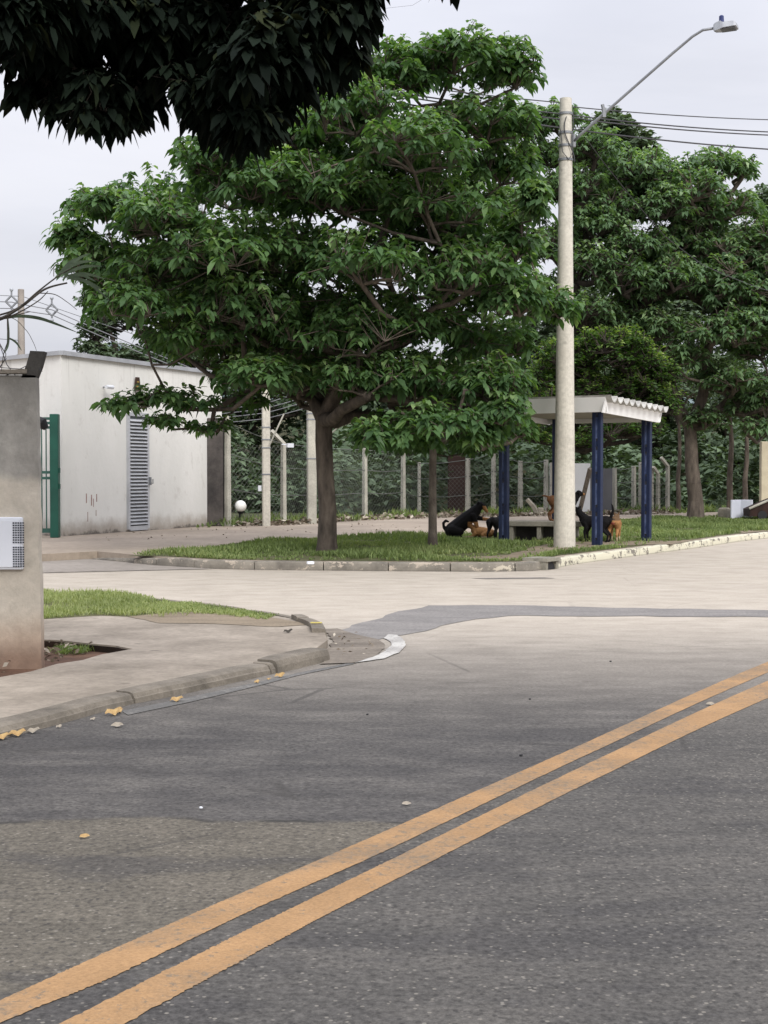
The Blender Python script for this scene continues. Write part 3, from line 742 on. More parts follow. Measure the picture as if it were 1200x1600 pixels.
# farther trees
tree_at('distant_round_tree', 'hazy round-topped tree rising far behind the utility pole lamp bracket', 965, 800, (965, 500),
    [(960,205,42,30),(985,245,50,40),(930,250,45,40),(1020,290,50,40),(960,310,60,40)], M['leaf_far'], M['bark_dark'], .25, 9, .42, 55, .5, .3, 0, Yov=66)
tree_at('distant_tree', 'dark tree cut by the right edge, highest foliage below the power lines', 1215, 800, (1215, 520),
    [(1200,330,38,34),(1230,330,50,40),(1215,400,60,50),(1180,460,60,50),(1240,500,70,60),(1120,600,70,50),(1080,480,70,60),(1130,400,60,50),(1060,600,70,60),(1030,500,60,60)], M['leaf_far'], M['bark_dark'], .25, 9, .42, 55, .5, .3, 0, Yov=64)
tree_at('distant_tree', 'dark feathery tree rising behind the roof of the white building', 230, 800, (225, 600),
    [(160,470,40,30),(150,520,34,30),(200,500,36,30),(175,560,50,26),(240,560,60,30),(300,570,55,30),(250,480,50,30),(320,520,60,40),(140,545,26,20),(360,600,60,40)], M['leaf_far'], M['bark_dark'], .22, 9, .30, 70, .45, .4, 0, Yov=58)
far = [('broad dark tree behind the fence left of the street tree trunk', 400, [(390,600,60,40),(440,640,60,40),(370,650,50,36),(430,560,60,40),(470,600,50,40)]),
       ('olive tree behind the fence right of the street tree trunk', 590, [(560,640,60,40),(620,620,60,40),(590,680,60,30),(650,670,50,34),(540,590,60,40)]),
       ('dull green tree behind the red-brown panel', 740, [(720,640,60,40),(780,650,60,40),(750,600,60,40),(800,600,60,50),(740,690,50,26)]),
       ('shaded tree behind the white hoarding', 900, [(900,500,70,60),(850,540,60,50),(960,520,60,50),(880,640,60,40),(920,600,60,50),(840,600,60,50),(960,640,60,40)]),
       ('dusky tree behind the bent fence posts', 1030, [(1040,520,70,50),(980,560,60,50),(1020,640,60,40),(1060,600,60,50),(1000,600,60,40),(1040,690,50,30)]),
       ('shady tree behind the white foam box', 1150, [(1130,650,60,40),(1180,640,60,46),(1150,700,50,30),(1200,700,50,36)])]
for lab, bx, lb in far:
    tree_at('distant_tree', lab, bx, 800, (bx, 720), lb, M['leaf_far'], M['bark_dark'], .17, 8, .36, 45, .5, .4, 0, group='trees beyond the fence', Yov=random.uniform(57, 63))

# ---- scrub beyond the fence (a far-off mass)
def scrub(name, label, n, fx, L, mat, seedpts=None):
    p = fx(n); o = RNG.normal(0, 1, (n, 3)); o[:, 2] = abs(o[:, 2]); o = unit(o)
    V, T, t = cluster_leaves(p, o, 6, L, .45, .4, 0, .15, .2, np.clip(.45+RNG.normal(0, .2, n), 0, 1))
    ob = mesh_np(name, V, T, t, mat); tag(ob, label, 'undergrowth', kind='stuff'); return ob
def fx(n):
    X = RNG.uniform(-12, 34, n); Yf = np.maximum(np.interp(X, [p.x for p in FPW], [p.y for p in FPW]), np.where(X < -2, 50, 0))+2.4
    Yf = np.minimum(Yf, 56); Y = Yf+RNG.uniform(0, 1, n)**1.3*(66-Yf)
    top = 1.6+1.0*np.sin(X*.55)+.8*np.sin(X*1.7+1+Y*.2)+(Y-Yf)*.30
    Z = RNG.uniform(0, 1, n)**.8*np.maximum(top, .7)
    return np.stack([X, Y, Z], 1)
scrub('undergrowth', 'dense dark undergrowth filling the ground beyond the fence', 12500, fx, .42, M['leaf_far'])
# earth bank behind
mb = MB(); nx, ny = 60, 14; vs = []
for j in range(ny):
    for i in range(nx):
        x = -30+i*1.6; y = 57+j*2.5
        z = min(1, j/5)*(5.2+1.3*math.sin(x*.3)+.8*math.sin(x*.9+j))+(.25*random.random())-.05
        vs.append((x, y, z if j else -.1))
mb.add(vs, [(j*nx+i, j*nx+i+1, j*nx+nx+i+1, j*nx+nx+i) for j in range(ny-1) for i in range(nx-1)])
tag(mb.build('earth_bank', M['bank'], smooth=True), kind='structure')
# hill on the horizon
mb = MB(); vs = []; nx = 90
for i in range(nx):
    x = -700+i*14.0; px = 600+x/900*F
    h = 52+25*math.exp(-((px-165)/75)**2)+5*math.sin(px*.006+1)+2*math.sin(px*.04)
    vs += [(x, 900, -5), (x, 900+20*math.sin(i*.4), h), (x, 1250, h*.8)]
fs = []
for i in range(nx-1): fs += [(3*i, 3*i+3, 3*i+4, 3*i+1), (3*i+1, 3*i+4, 3*i+5, 3*i+2)]
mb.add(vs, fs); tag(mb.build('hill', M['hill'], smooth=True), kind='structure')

# ------------------------------------------------------------------ grass
def inside(poly, x, y):
    c = np.zeros(len(x), bool); n = len(poly); j = n-1
    for i in range(n):
        xi, yi = poly[i][0], poly[i][1]; xj, yj = poly[j][0], poly[j][1]
        c ^= ((yi > y) != (yj > y)) & (x < (xj-xi)*(y-yi)/(yj-yi+1e-12)+xi); j = i
    return c
def grass(name, label, poly, z, n, L, patch=None, excl=None, width=.10, tb=.5):
    xs = [p[0] for p in poly]; ys = [p[1] for p in poly]
    nc = n//6
    x = RNG.uniform(min(xs), max(xs), nc*5); y = RNG.uniform(min(ys), max(ys), nc*5)
    ok = inside(poly, x, y)
    if excl is not None:
        for ex in excl: ok &= ~inside(ex, x, y) | (RNG.random(len(x)) < .06)
    dens = .3*np.sin(x*2.3+np.sin(y*1.7)*2)+.3*np.sin(y*3.1+np.sin(x*1.3)*2)+.25*np.sin(x*5.7+y*2.9)*np.sin(y*6.1-x*1.3)+.2
    ok &= RNG.random(len(x)) < np.clip(dens+(patch or .32), .05, 1)
    x, y = x[ok][:nc], y[ok][:nc]
    nn = len(x); per = 6; p = np.stack([x, y, np.full(nn, z)], 1).repeat(per, 0)+np.stack([RNG.normal(0, .02, nn*per), RNG.normal(0, .02, nn*per), np.zeros(nn*per)], 1)
    d = RNG.normal(0, .42, (nn*per, 3)); d[:, 2] = 1
    hs = np.clip(.75+.35*np.sin(x*1.9+2*np.sin(y*.9)), .35, 1.2).repeat(per)
    Ls = L*RNG.uniform(.5, 1.3, nn*per)*hs
    t = np.clip(tb+.18*np.sin(x*1.3+y*.8).repeat(per)+RNG.normal(0, .2, nn*per), 0, 1)
    V, T, t = leaf_geo(p, d, Ls, Ls*0+width*L, RNG.uniform(0, .35, nn*per), t, 0)
    o = mesh_np(name, V, T, t, M['grass_blade']); tag(o, label, 'grass', kind='stuff'); return o
gp = [(p.x, p.y) for p in gpoly]
bare = [[(G1(*q).x, G1(*q).y) for q in ((890, 862), (960, 853), (1052, 851), (1100, 843), (1040, 846), (1000, 846), (905, 847), (850, 852), (790, 868), (740, 871), (700, 874), (760, 876), (830, 873))]]
ys = sorted(gp, key=lambda p: p[1])
grass('grass', 'rough green grass covering the kerbed island', [p for p in gp], Z1, 130000, .13, excl=bare, width=.14)
near_strip = [G(*q, Zs) for q in ((60, 968), (60, 924), (200, 932), (300, 942), (430, 962), (415, 969), (330, 960), (250, 966), (160, 962))]
sheet('verge_soil', wob(near_strip, .2, .03), Zs+.002, M['soil'])
sheet('verge_dirt', wob([G(*q, Zs) for q in ((200, 964), (260, 958), (330, 956), (430, 966), (488, 976), (430, 980), (330, 975), (250, 974))], .15, .02), Zs+.004, M['bare'])
grass('grass', 'bright green grass strip along the corner footway behind the concrete wall', [(p.x, p.y) for p in near_strip], Zs, 22000, .085, patch=.12, width=.10, tb=.85)
pit = [G(*q, .01) for q in ((80, 1018), (120, 1004), (150, 1012), (130, 1022), (95, 1024))]
grass('grass', 'small tuft of weeds in the footway soil pit', [(p.x, p.y) for p in pit], .01, 1400, .09, patch=.9, tb=.5)
# weeds along the fence foot
wp = [(G1(300, 826).x, G1(300, 826).y), (G1(700, 808).x, G1(700, 808).y), (G1(1180, 801).x, G1(1180, 801).y), (G1(1180, 799).x, G1(1180, 799).y+1), (G1(700, 806).x, G1(700, 806).y+2), (G1(350, 822).x, G1(350, 822).y+1.5)]
grass('grass', 'ragged weeds growing along the foot of the fence', wp, Z1, 9000, .3, patch=.4, width=.12, tb=.45)
# dead leaves heaped at the fence foot
def litter(name, label, poly, z, n, L):
    xs = [p[0] for p in poly]; ys = [p[1] for p in poly]
    x = RNG.uniform(min(xs), max(xs), n*8); y = RNG.uniform(min(ys), max(ys), n*8); ok = inside(poly, x, y); x, y = x[ok][:n], y[ok][:n]; n = len(x)
    p = np.stack([x, y, z+RNG.uniform(.0, .10, n)], 1); d = RNG.normal(0, 1, (n, 3)); d[:, 2] *= .35
    V, T, t = leaf_geo(p, d, L*RNG.uniform(.6, 1.3, n), L*.5*RNG.uniform(.6, 1.2, n), RNG.uniform(-.1, .3, n), np.clip(RNG.beta(1.1, 1.3, n), 0, 1), 0, 1.2)
    tag(mesh_np(name, V, T, t, M['litter']), label, 'leaf litter', kind='stuff')
lp = [(G1(*q).x, G1(*q).y) for q in ((360, 823), (450, 821), (560, 814), (700, 809), (900, 806), (1050, 803), (1050, 801.5), (700, 806), (500, 814), (380, 821))]
litter('leaf_litter', 'pale dead leaves heaped along the foot of the fence', lp, Z1, 2600, .17)
lp = [(G1(*q).x, G1(*q).y) for q in ((150, 850), (700, 830), (690, 815), (300, 826), (100, 842))]
litter('leaf_litter', 'scattered dead leaves lying on the brown pavement', lp, Z1, 90, .06)
lp = [(G(*q, .01).x, G(*q, .01).y) for q in ((-20, 1056), (90, 1034), (150, 1020), (80, 1010), (20, 1030))]
litter('leaf_litter', 'crumbled leaves and clods in the red soil pit', lp, .0, 110, .06)
lp = [(G(*q).x, G(*q).y) for q in ((515, 1030), (525, 990), (570, 1000), (590, 1010), (560, 1030))]
litter('leaf_litter', 'brown debris washed against the corner kerb end', lp, -.03, 45, .04)

# ------------------------------------------------------------------ near wall, meter box, stub
wY = 10.75; kw = F/wY
e = empty('concrete_wall', (P(0, 900, wY).x, wY+.08, .0), 'weathered grey and beige rendered wall end standing at the left edge on the footway', 'wall')
xr_b = P(65, 1000, wY).x; xr_t = P(56, 600, wY).x; zt = P(50, 587, wY).z
prof = [(-9, 0), (xr_b, 0)]
rng = random.Random(3)
for k in range(1, 16):
    t = k/16; prof.append((xr_b+(xr_t-xr_b)*t+rng.uniform(-.006, .006), zt*t))
prof += [(xr_t, zt), (xr_t-.03, zt+.004), (-9, zt+.01)]
n = len(prof); mb = MB()
mb.add([(x, wY, z) for x, z in prof]+[(x-.0, wY+.10, z) for x, z in prof], [tuple(range(n)), tuple(range(2*n-1, n-1, -1))]+[(i, n+i, n+(i+1) % n, (i+1) % n) for i in range(n)])
mb.build('wall_body', M['wall_near'], e)
mb = MB(); mb.box((-5.6, wY+.05, zt+.03), (6., .14, .03)); mb.build('capping', M['kerb_grey'], e)
# meter box
bx0, bx1 = P(-75, 850, wY).x, P(37, 850, wY).x; bz0, bz1 = P(0, 890, wY).z, P(0, 808, wY).z; fy = wY-.03
e = empty('meter_box', ((bx0+bx1)/2, fy, bz0), 'white plastic meter box with two grey vent grilles set in the concrete wall', 'meter box')
mb = MB(); mb.bbox(((bx0+bx1)/2, wY-.012, (bz0+bz1)/2), (bx1-bx0, .045, bz1-bz0), .008); mb.build('casing', M['plastic'], e)
mb = MB(); mb.bbox(((bx0+bx1)/2, wY-.036, (bz0+bz1)/2), (bx1-bx0-.035, .012, bz1-bz0-.035), .004); mb.build('door', M['plastic'], e)
for (y0, y1) in ((815, 849), (853, 886)):
    mb = MB(); gx0, gx1 = P(16, 0, wY).x, P(35, 0, wY).x; gz0, gz1 = P(0, y1, wY).z, P(0, y0, wY).z
    for i in range(5):
        for j in range(9):
            mb.box((gx0+(i+.5)*(gx1-gx0)/5, wY-.0435, gz0+(j+.5)*(gz1-gz0)/9), ((gx1-gx0)/5*.72, .003, (gz1-gz0)/9*.62))
    mb.build('vent_grille', M['hole'], e)
# leaning stub of a concrete post
e = P(42, 590, wY+.05); mb = MB()
st = empty('broken_post_stub', (e.x, e.y, zt), 'dark leaning stub of a broken concrete post on top of the wall end', 'post stub')
q = [P(33, 590, wY), P(56, 590, wY), P(63, 572, wY), P(69, 549, wY), P(47, 548, wY), P(41, 570, wY)]
mb.add([Vector((p.x, wY+.0, p.z)) for p in q]+[Vector((p.x, wY+.1, p.z)) for p in q], [tuple(range(6)), tuple(range(11, 5, -1))]+[(i, 6+i, 6+(i+1) % 6, (i+1) % 6) for i in range(6)])
mb.build('stub', mat_conc('dark_stub', (.075, .07, .062), (.03, .028, .026), 4), st)
mb = MB()
for a, b in (((-40, 600), (66, 560)), ((-30, 560), (38, 577)), ((-20, 590), (10, 560)), ((0, 540), (25, 588)), ((62, 566), (66, 580))):
    A, Bq = P(a[0], a[1], wY+.03), P(b[0], b[1], wY+.03); m_ = A.lerp(Bq, .5)-Vector((0, .03, .03)); mb.tube([A, m_, Bq], .003, 4)
mb.build('wire', M['wire'], st)

# dry climbing fronds above the wall
e = empty('dry_palm_frond', P(-60, 540, 10.2), 'dry arching palm fronds and vines above the wall at the left edge', 'plant')
def curve(pts, Y, n=14):
    w = [P(x, y, Y+(z if z else 0)) for x, y, z in pts]; out = []
    for i in range(len(w)-1):
        p0, p1, p2, p3 = w[max(i-1, 0)], w[i], w[i+1], w[min(i+2, len(w)-1)]
        for j in range(n):
            t = j/n; out.append(.5*((2*p1)+(p2-p0)*t+(2*p0-5*p1+4*p2-p3)*t*t+(3*p1-p0-3*p2+p3)*t**3))
    out.append(w[-1]); return out
mb = MB()
for pts, r0, r1 in (([(-60, 515, 0), (0, 498, 0), (35, 478, 0), (70, 452, .1), (105, 442, .1)], .012, .006),
                    ([(-60, 505, .1), (0, 492, .1), (30, 480, 0), (60, 455, 0), (90, 432, 0), (110, 420, 0)], .008, .004),
                    ([(-60, 520, 0), (0, 500, 0), (30, 488, 0), (60, 470, 0), (75, 455, 0)], .007, .003),
                    ([(-30, 500, 0), (20, 493, 0), (47, 487, 0)], .006, .003),
                    ([(-30, 505, 0), (15, 496, 0), (40, 515, 0), (52, 535, 0), (57, 548, 0)], .003, .0015),
                    ([(60, 458, 0), (85, 460, 0), (105, 472, 0), (120, 484, 0)], .004, .002),
                    ([(84, 432, 0), (84, 415, 0)], .003, .0015), ([(88, 432, 0), (103, 434, 0)], .002, .0015),
                    ([(12, 496, 0), (12, 515, 0), (13, 530, 0), (6, 552, 0), (2, 580, 0)], .006, .002),
                    ([(-10, 520, .1), (4, 545, .1), (9, 555, .1), (0, 575, .1)], .004, .002)):
    c = curve(pts, 10.2); mb.tube(c, [r0+(r1-r0)*i/(len(c)-1) for i in range(len(c))], 6)
mb.build('stem', M['dry_stem'], e)
mb = MB()
def strap(pts, w, Y=10.2):
    c = curve(pts, Y); n = len(c); vs = []
    for i, p in enumerate(c):
        t = i/(n-1); ww = w*math.sin(math.pi*min(.97, .12+t*.86)); a = c[max(i-1, 0)]; b = c[min(i+1, n-1)]
        d = (b-a).normalized(); s = d.cross(Vector((.2, 1, .3))).normalized()
        vs += [p-s*ww, p+s*ww]
    mb.add(vs, [(2*i, 2*i+1, 2*i+3, 2*i+2) for i in range(n-1)])
strap([(5, 498, 0), (30, 494, 0), (60, 497, 0), (90, 507, 0), (122, 520, 0)], .012)
strap([(14, 528, 0), (25, 535, 0), (34, 548, 0)], .008)
strap([(12, 496, 0), (13, 520, 0), (12, 540, 0), (7, 552, 0)], .010)
for (x0, y0, x1, y1) in ((92, 428, 60+70, 402), (96, 425, 150, 408), (98, 430, 160, 416), (100, 432, 165, 436), (104, 434, 168, 458), (100, 428, 140, 396), (110, 430, 172, 470), (96, 428, 120, 412), (106, 432, 150, 440)):
    strap([(x0, y0, 0), ((x0+x1)/2, (y0+y1)/2-6, 0), (x1, y1, 0)], .011)
mb.build('frond_leaflets', M['strap_leaf'], e)

# ------------------------------------------------------------------ white building
C = G1(97, 838); D = G1(347, 820.5); Hh = 3.88
dirb = (D-C).normalized(); nb = Vector((dirb.y, -dirb.x, 0))   # toward camera
lft = Vector((-.72, .69, 0)).normalized()
e = empty('white_building', C, 'low white rendered building with flat roof edge and grey louvred door, behind the green gate', 'building')
E = C+lft*9; Fp = D+lft*9
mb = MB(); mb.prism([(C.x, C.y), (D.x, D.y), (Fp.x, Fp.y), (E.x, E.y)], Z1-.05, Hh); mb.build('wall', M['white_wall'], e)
mb = MB()
def coping(a, b, nrm, w=.10, h=.09):
    mid = (a+b)/2+nrm*.02; L = (b-a).length+.06; mb.box((mid.x, mid.y, Hh+h/2-.02), (L, w, h), math.atan2((b-a).y, (b-a).x))
coping(C, D, nb); coping(C, E, Vector((-lft.y, lft.x, 0)) if Vector((-lft.y, lft.x, 0)).y < 0 else Vector((lft.y, -lft.x, 0)), h=.086)
mb.build('roof_edge', M['coping'], e)
def onwall(px, z): 
    t = online(px, C, dirb); p = C+dirb*t; return Vector((p.x, p.y, z))
angb = math.atan2(dirb.y, dirb.x)
d0, d1 = onwall(198, 0), onwall(231, 0); zt_ = P(215, 650, (d0.y+d1.y)/2).z; wd = (d1-d0).length; dc = (d0+d1)/2
mb = MB()
for sgn in (-1, 1):
    q = dc+dirb*sgn*(wd/2-.04)+nb*.02; mb.box((q.x, q.y, (Z1+.05+zt_)/2), (.08, .06, zt_-Z1-.05), angb)
q = dc+nb*.02; mb.box((q.x, q.y, zt_+.03), (wd, .06, .08), angb); mb.box((q.x, q.y, Z1+.07), (wd-.16, .058, .1), angb)
fr = mb.build('door', M['louvre'], e)
mb = MB(); q = dc+nb*.004; mb.box((q.x, q.y, (Z1+zt_)/2+.05), (wd-.16, .012, zt_-Z1-.1), angb); bk_ = mb.build('backing', M['louvre_dark'], fr)
mb = MB(); ns = 30
for k in range(ns):
    z = Z1+.16+(zt_-Z1-.2)*k/ns; Rm = Matrix.Rotation(angb, 3, 'Z') @ Matrix.Rotation(rad(40), 3, 'X'); q = dc+nb*.03
    mb.box((q.x, q.y, z+.02), (wd-.17, .085, .012), R=Rm)
mb.build('slats', M['louvre'], fr)
mb = MB(); q = dc+dirb*(wd/2-.02)+nb*.07; mb.box((q.x, q.y, 1.25), (.05, .06, .18), angb); mb.tube([q+Vector((0, 0, 1.2))+nb*.03, q+Vector((0, 0, 1.2))+nb*.08, q+Vector((0, 0, 1.3))+nb*.08], .012, 6)
mb.build('handle', M['galv'], fr)
# faded marks on the wall
mb = MB(); rg = random.Random(5)
for (x, y0, y1, w) in ((135, 771, 786, .03), (143, 773, 790, .035), (151, 772, 784, .03), (137, 800, 815, .02), (150, 797, 806, .02), (146, 779, 792, .02)):
    q = onwall(x, 0); z0 = P(x, y1, q.y).z; z1 = P(x, y0, q.y).z; q = q+nb*.003
    mb = MB(); mb.box((q.x, q.y, (z0+z1)/2), (w, .004, z1-z0), angb); mb.build('faded_mark', M['mark'], e)
# sign and camera on the wall
q = onwall(213, P(213, 600, onwall(213, 0).y).z)+nb*.03
s_ = empty('warning_plaque', q, 'small dark trapezoid plaque with yellowish lettering high on the white building', 'sign')
mb = MB(); w0, w1, h = .25, .13, .30
vs = [q+dirb*x+nb*y_+Vector((0, 0, z)) for y_ in (.0, .03) for x, z in ((-w0/2, -h/2), (w0/2, -h/2), (w1/2, h/2), (-w1/2, h/2))]
mb.add(vs, [(0, 3, 2, 1), (4, 5, 6, 7), (0, 1, 5, 4), (1, 2, 6, 5), (2, 3, 7, 6), (3, 0, 4, 7)]); mb.build('plate', M['sign_brown'], s_)
mb = MB()
for zz, ww in ((.045, .09), (-.055, .15), (-.10, .15)):
    mb = MB()
    for k in range(int(ww/.03)):
        c_ = q+dirb*(-ww/2+.015+k*.03)+nb*.033+Vector((0, 0, zz)); mb.box(c_, (.028, .004, .028), angb)
    mb.build('lettering', M['sign_yellow'], s_)
q = onwall(162, P(162, 605, onwall(162, 0).y).z)
s_ = empty('security_camera', q, 'small white bullet security camera on the white building wall', 'security camera')
mb = MB(); a_ = q+nb*.16; mb.tube([a_-dirb*.13, a_+dirb*.13], [.04, .045], 8); mb.build('camera_body', M['plastic'], s_)
mb = MB(); mb.tube([q, q+nb*.1, a_-dirb*.05], .018, 6); mb.build('bracket', M['galv'], s_)
mb = MB(); mb.tube([a_+dirb*.12, a_+dirb*.14], .034, 8); mb.build('camera_lens', M['black'], s_)

# blackened pier at the end of the building
A1, A2 = G1(321, 823), G1(352, 821)
s_ = empty('boundary_pier', (A1+A2)/2, 'soot-blackened concrete pier between the white building and the fence', 'pier')
hp = P(336, 652, A1.y).z; mid = (A1+A2)/2; wv = (A2-A1)
mb = MB(); mb.bbox((mid.x, mid.y+.1, (hp+Z1)/2), (abs(wv.x), .35, hp-Z1), .02, 0); mb.build('pier_body', M['dark_conc'], s_)
A3 = G1(354.5, 821.5); mb = MB(); mb.box((A3.x+.02, A3.y-.12, (hp+Z1)/2+.05), (.10, .12, hp-Z1)); mb.build('edge_strip', M['post_conc'], s_)

# green gate
Gp = G1(86.5, 840); gh = P(86, 647, Gp.y).z
s_ = empty('green_gate', Gp, 'green metal gate with vertical bars and thick square post beside the white building', 'gate')
kg = F/Gp.y; mb = MB(); mb.bbox((Gp.x, Gp.y, (gh+Z1)/2), (13/kg, .2, gh-Z1), .01); mb.build('post', M['green'], s_)
mb = MB(); x0 = P(-60, 700, Gp.y).x; x1 = Gp.x-6.5/kg
for yy in (654, 661, 668, 738, 747, 829): 
    if yy == 668: xa = P(66, 700, Gp.y).x
    z = P(80, yy, Gp.y).z; mb.box(((x0+x1)/2, Gp.y, z), (x1-x0, .04, .055 if yy != 829 else .09))
for x in list(range(-56, 80, 7)):
    xx = P(x+2, 700, Gp.y).x; za, zb = P(0, 829, Gp.y).z, P(0, 668, Gp.y).z; mb.box((xx, Gp.y+.003, (za+zb)/2), (.022, .022, zb-za))
mb.build('gate_leaf', M['green_pipe'], s_)
mb = MB(); 
for yy in (735, 760): mb = MB(); mb.box((Gp.x+7.5/kg, Gp.y-.03, P(0, yy, Gp.y).z), (.03, .06, .1)); mb.build('hinge', M['green'], s_)
# hooded lamp peeking over the gate
q = P(62, 668, Gp.y-3.0); s_ = empty('wall_lantern', q, 'dark hooded lantern partly hidden behind the concrete wall end', 'lantern')
mb = MB(); mb.tube([q+Vector((-.3, 0, -.02)), q+Vector((-.05, 0, .1)), q+Vector((.05, 0, .08)), q+Vector((.12, 0, -.02))], [.10, .14, .11, .05], 10); mb.tube([q+Vector((-.3, 0, 0)), Vector((q.x-.3, q.y, Z1))], .05, 8); mb.build('hood', M['black'], s_)

# ------------------------------------------------------------------ far-left utility pole
def pole_obj(name, label, px, ybase, ytop, Y, r0, r1, mat=M['pole']):
    b = P(px, 800, Y); zb = 0 if ybase is None else P(px, ybase, Y).z; ztp = P(px, ytop, Y).z
    s_ = empty(name, (b.x, Y, zb), label, 'utility pole')
    mb = MB(); mb.tube([(b.x, Y, zb-.05), (b.x, Y, (zb+ztp)/2), (b.x, Y, ztp-.02), (b.x, Y, ztp)], [r0, (r0+r1)/2, r1, r1*.93], 20); mb.build('shaft', mat, s_, smooth=False)
    return s_, Vector((b.x, Y, ztp))
sp, tp = pole_obj('utility_pole', 'pale concrete utility pole rising behind the left end of the white building', 35, None, 452, 52, .17, .11, simple('brown_grey_pole', (.36, .32, .28), (.25, .22, .2), 2, .9, .1))
Yl = 50
for (x, y) in ((18, 471), (81, 484)):
    q = P(x, y, Yl); s_ = empty('line_spacer', q, 'diamond shaped cable spacer hanging on the power lines %s the far left pole' % ('left of' if x < 30 else 'right of'), 'line spacer', 'diamond spacers on the power lines')
    mb = MB(); r = .2
    ps = [q+Vector((0, 0, r)), q+Vector((r, 0, 0)), q+Vector((0, 0, -r)), q+Vector((-r, 0, 0))]
    for i in range(4): mb.tube([ps[i], ps[(i+1) % 4]], .035, 6)
    mb.tube([ps[0], ps[0]+Vector((0, 0, .15))], .03, 6); mb.tube([ps[2], ps[2]+Vector((0, 0, -.1))], .03, 6)
    mb.build('frame', M['galv'], s_)
    for c_ in (ps[0]+Vector((0, 0, .2)), ps[2]+Vector((0, 0, -.15))): mb = MB(); mb.ball(c_, .07, 8); mb.build('insulator', M['lamp_grey'], s_)
def cable(label, pts, r, mat=M['wire'], n=14, name='overhead_cable', group=None):
    w = []
    for i in range(len(pts)-1):
        a = P(*pts[i]); b = P(*pts[i+1])
        for k in range(n): 
            t = k/n; w.append(a.lerp(b, t)-Vector((0, 0, 4*t*(1-t)*(b-a).length*.006)))
    w.append(P(*pts[-1])); mb = MB(); mb.tube(w, r, 5); o = mb.build(name, mat, origin=w[0]); tag(o, label, 'cable', group); return o
cable('topmost thin cable crossing from the left edge past the far left pole', [(-100, 455, 50), (35, 463, 52), (330, 560, 58)], .012, M['wire_grey'])
cable('upper cable joining the two diamond spacers on the left', [(-100, 465, 50), (18, 472, 50), (81, 484, 50), (420, 622, 45)], .016, M['wire_grey'])
cable('middle cable through the diamond spacers above the white roof', [(-100, 478, 50), (18, 482, 50), (81, 492, 50), (420, 630, 45)], .016, M['wire_grey'])
cable('lowest thin cable on the far left, under the spacers', [(-100, 520, 50), (35, 532, 52)], .012, M['wire_grey'])
for i, (ya, yb) in enumerate(((648, 612), (654, 622), (660, 630), (668, 640))):
    cable('%s of the four service cables between the pier and the fence lamp poles' % ('topmost', 'second', 'third', 'lowest')[i], [(330, ya-6, 41), (416, (ya+yb)/2, 41), (490, yb-6, 41)], .012, M['wire_grey'])

# ------------------------------------------------------------------ fence with its posts
fp = [(356, 655, 822, 0, 0), (443, 690, 819, 1, 12), (570, 700, 808, 0, 0), (630, 702, 805.5, 1, 8), (655, 722, 804, 0, 0), (731, 716, 805, 0, 0), (771, 704, 804.5, 1, 8), (813, 720, 804, 0, 0), (853, 718, 803.5, 0, 0),
      (960, 731, 802.5, 0, 0), (990, 728, 801.5, 0, 0), (1001, 722, 801, 0, 0), (1018, 730, 801, 1, 6), (1028, 738, 801, 1, 6), (1043, 726, 801, 1, 8)]
fa = G1(356, 822)
fe = empty('chain_link_fence', fa, 'long chain link fence on slim pale concrete posts, several bent outward at the top', 'fence')
tops = []
for (x, yt, yb, bent, off) in fp:
    b = G1(x, yb); k = F/b.y; zt2 = P(x, yt, b.y).z; w = .15 if x != 655 else .1
    mb = MB(); R0 = .075
    if bent:
        t1 = Vector((b.x, b.y, zt2-.05)); t2 = Vector((b.x-off/k*1.5, b.y-.15, zt2+off/k*1.4)); mb.tube([(b.x, b.y, 0), (b.x, b.y, zt2*.5), t1, t2], [w*.55, w*.5, w*.46, w*.4], 4)
    else: mb.tube([(b.x, b.y, 0), (b.x, b.y, zt2)], [w*.58, w*.48], 4)
    mb.build('post', M['post_conc'], fe); tops.append((b, zt2))
mb = MB()
for i in range(len(tops)-1):
    (a, za), (b, zb) = tops[i], tops[i+1]; mb = MB()
    if 853 < fp[i][0] < 960 or fp[i][0] == 853: continue
    for fr_ in (.04, .35, .68, .97):
        A = Vector((a.x, a.y-.05, Z1+(za-Z1)*fr_)); Bq = Vector((b.x, b.y-.05, Z1+(zb-Z1)*fr_)); m_ = A.lerp(Bq, .5)-Vector((0, 0, .04)); mb.tube([A, m_, Bq], .012, 4)
    L = (b-a).length; n = int(L/.14); H_ = min(za, zb)-.1
    for s in (1, -1):
        kk = int((L+H_)/.14)
        for q in range(kk):
            u = q*.14-(H_ if s > 0 else 0)   # foot position along the bay
            p0 = [u, Z1]; p1 = [u+(H_-Z1), H_] if s > 0 else [u, Z1]
            if s < 0: p0 = [u, Z1]; p1 = [u-(H_-Z1), H_]
            dxx = p1[0]-p0[0]
            def clip(p, o):
                if p[0] < 0: t = (0-o[0])/(p[0]-o[0]); return [0, o[1]+(p[1]-o[1])*t]
                if p[0] > L: t = (L-o[0])/(p[0]-o[0]); return [L, o[1]+(p[1]-o[1])*t]
                return p
            if max(p0[0], p1[0]) <= 0 or min(p0[0], p1[0]) >= L: continue
            p0, p1 = clip(p0, p1), clip(p1, p0)
            di = (b-a).normalized()
            mb.tube([a+di*p0[0]+Vector((0, -.06, p0[1]-a.z)), a+di*p1[0]+Vector((0, -.06, p1[1]-a.z))], .0035, 3, caps=False)
    mb.build('wire_mesh', M['fence_wire'], fe)

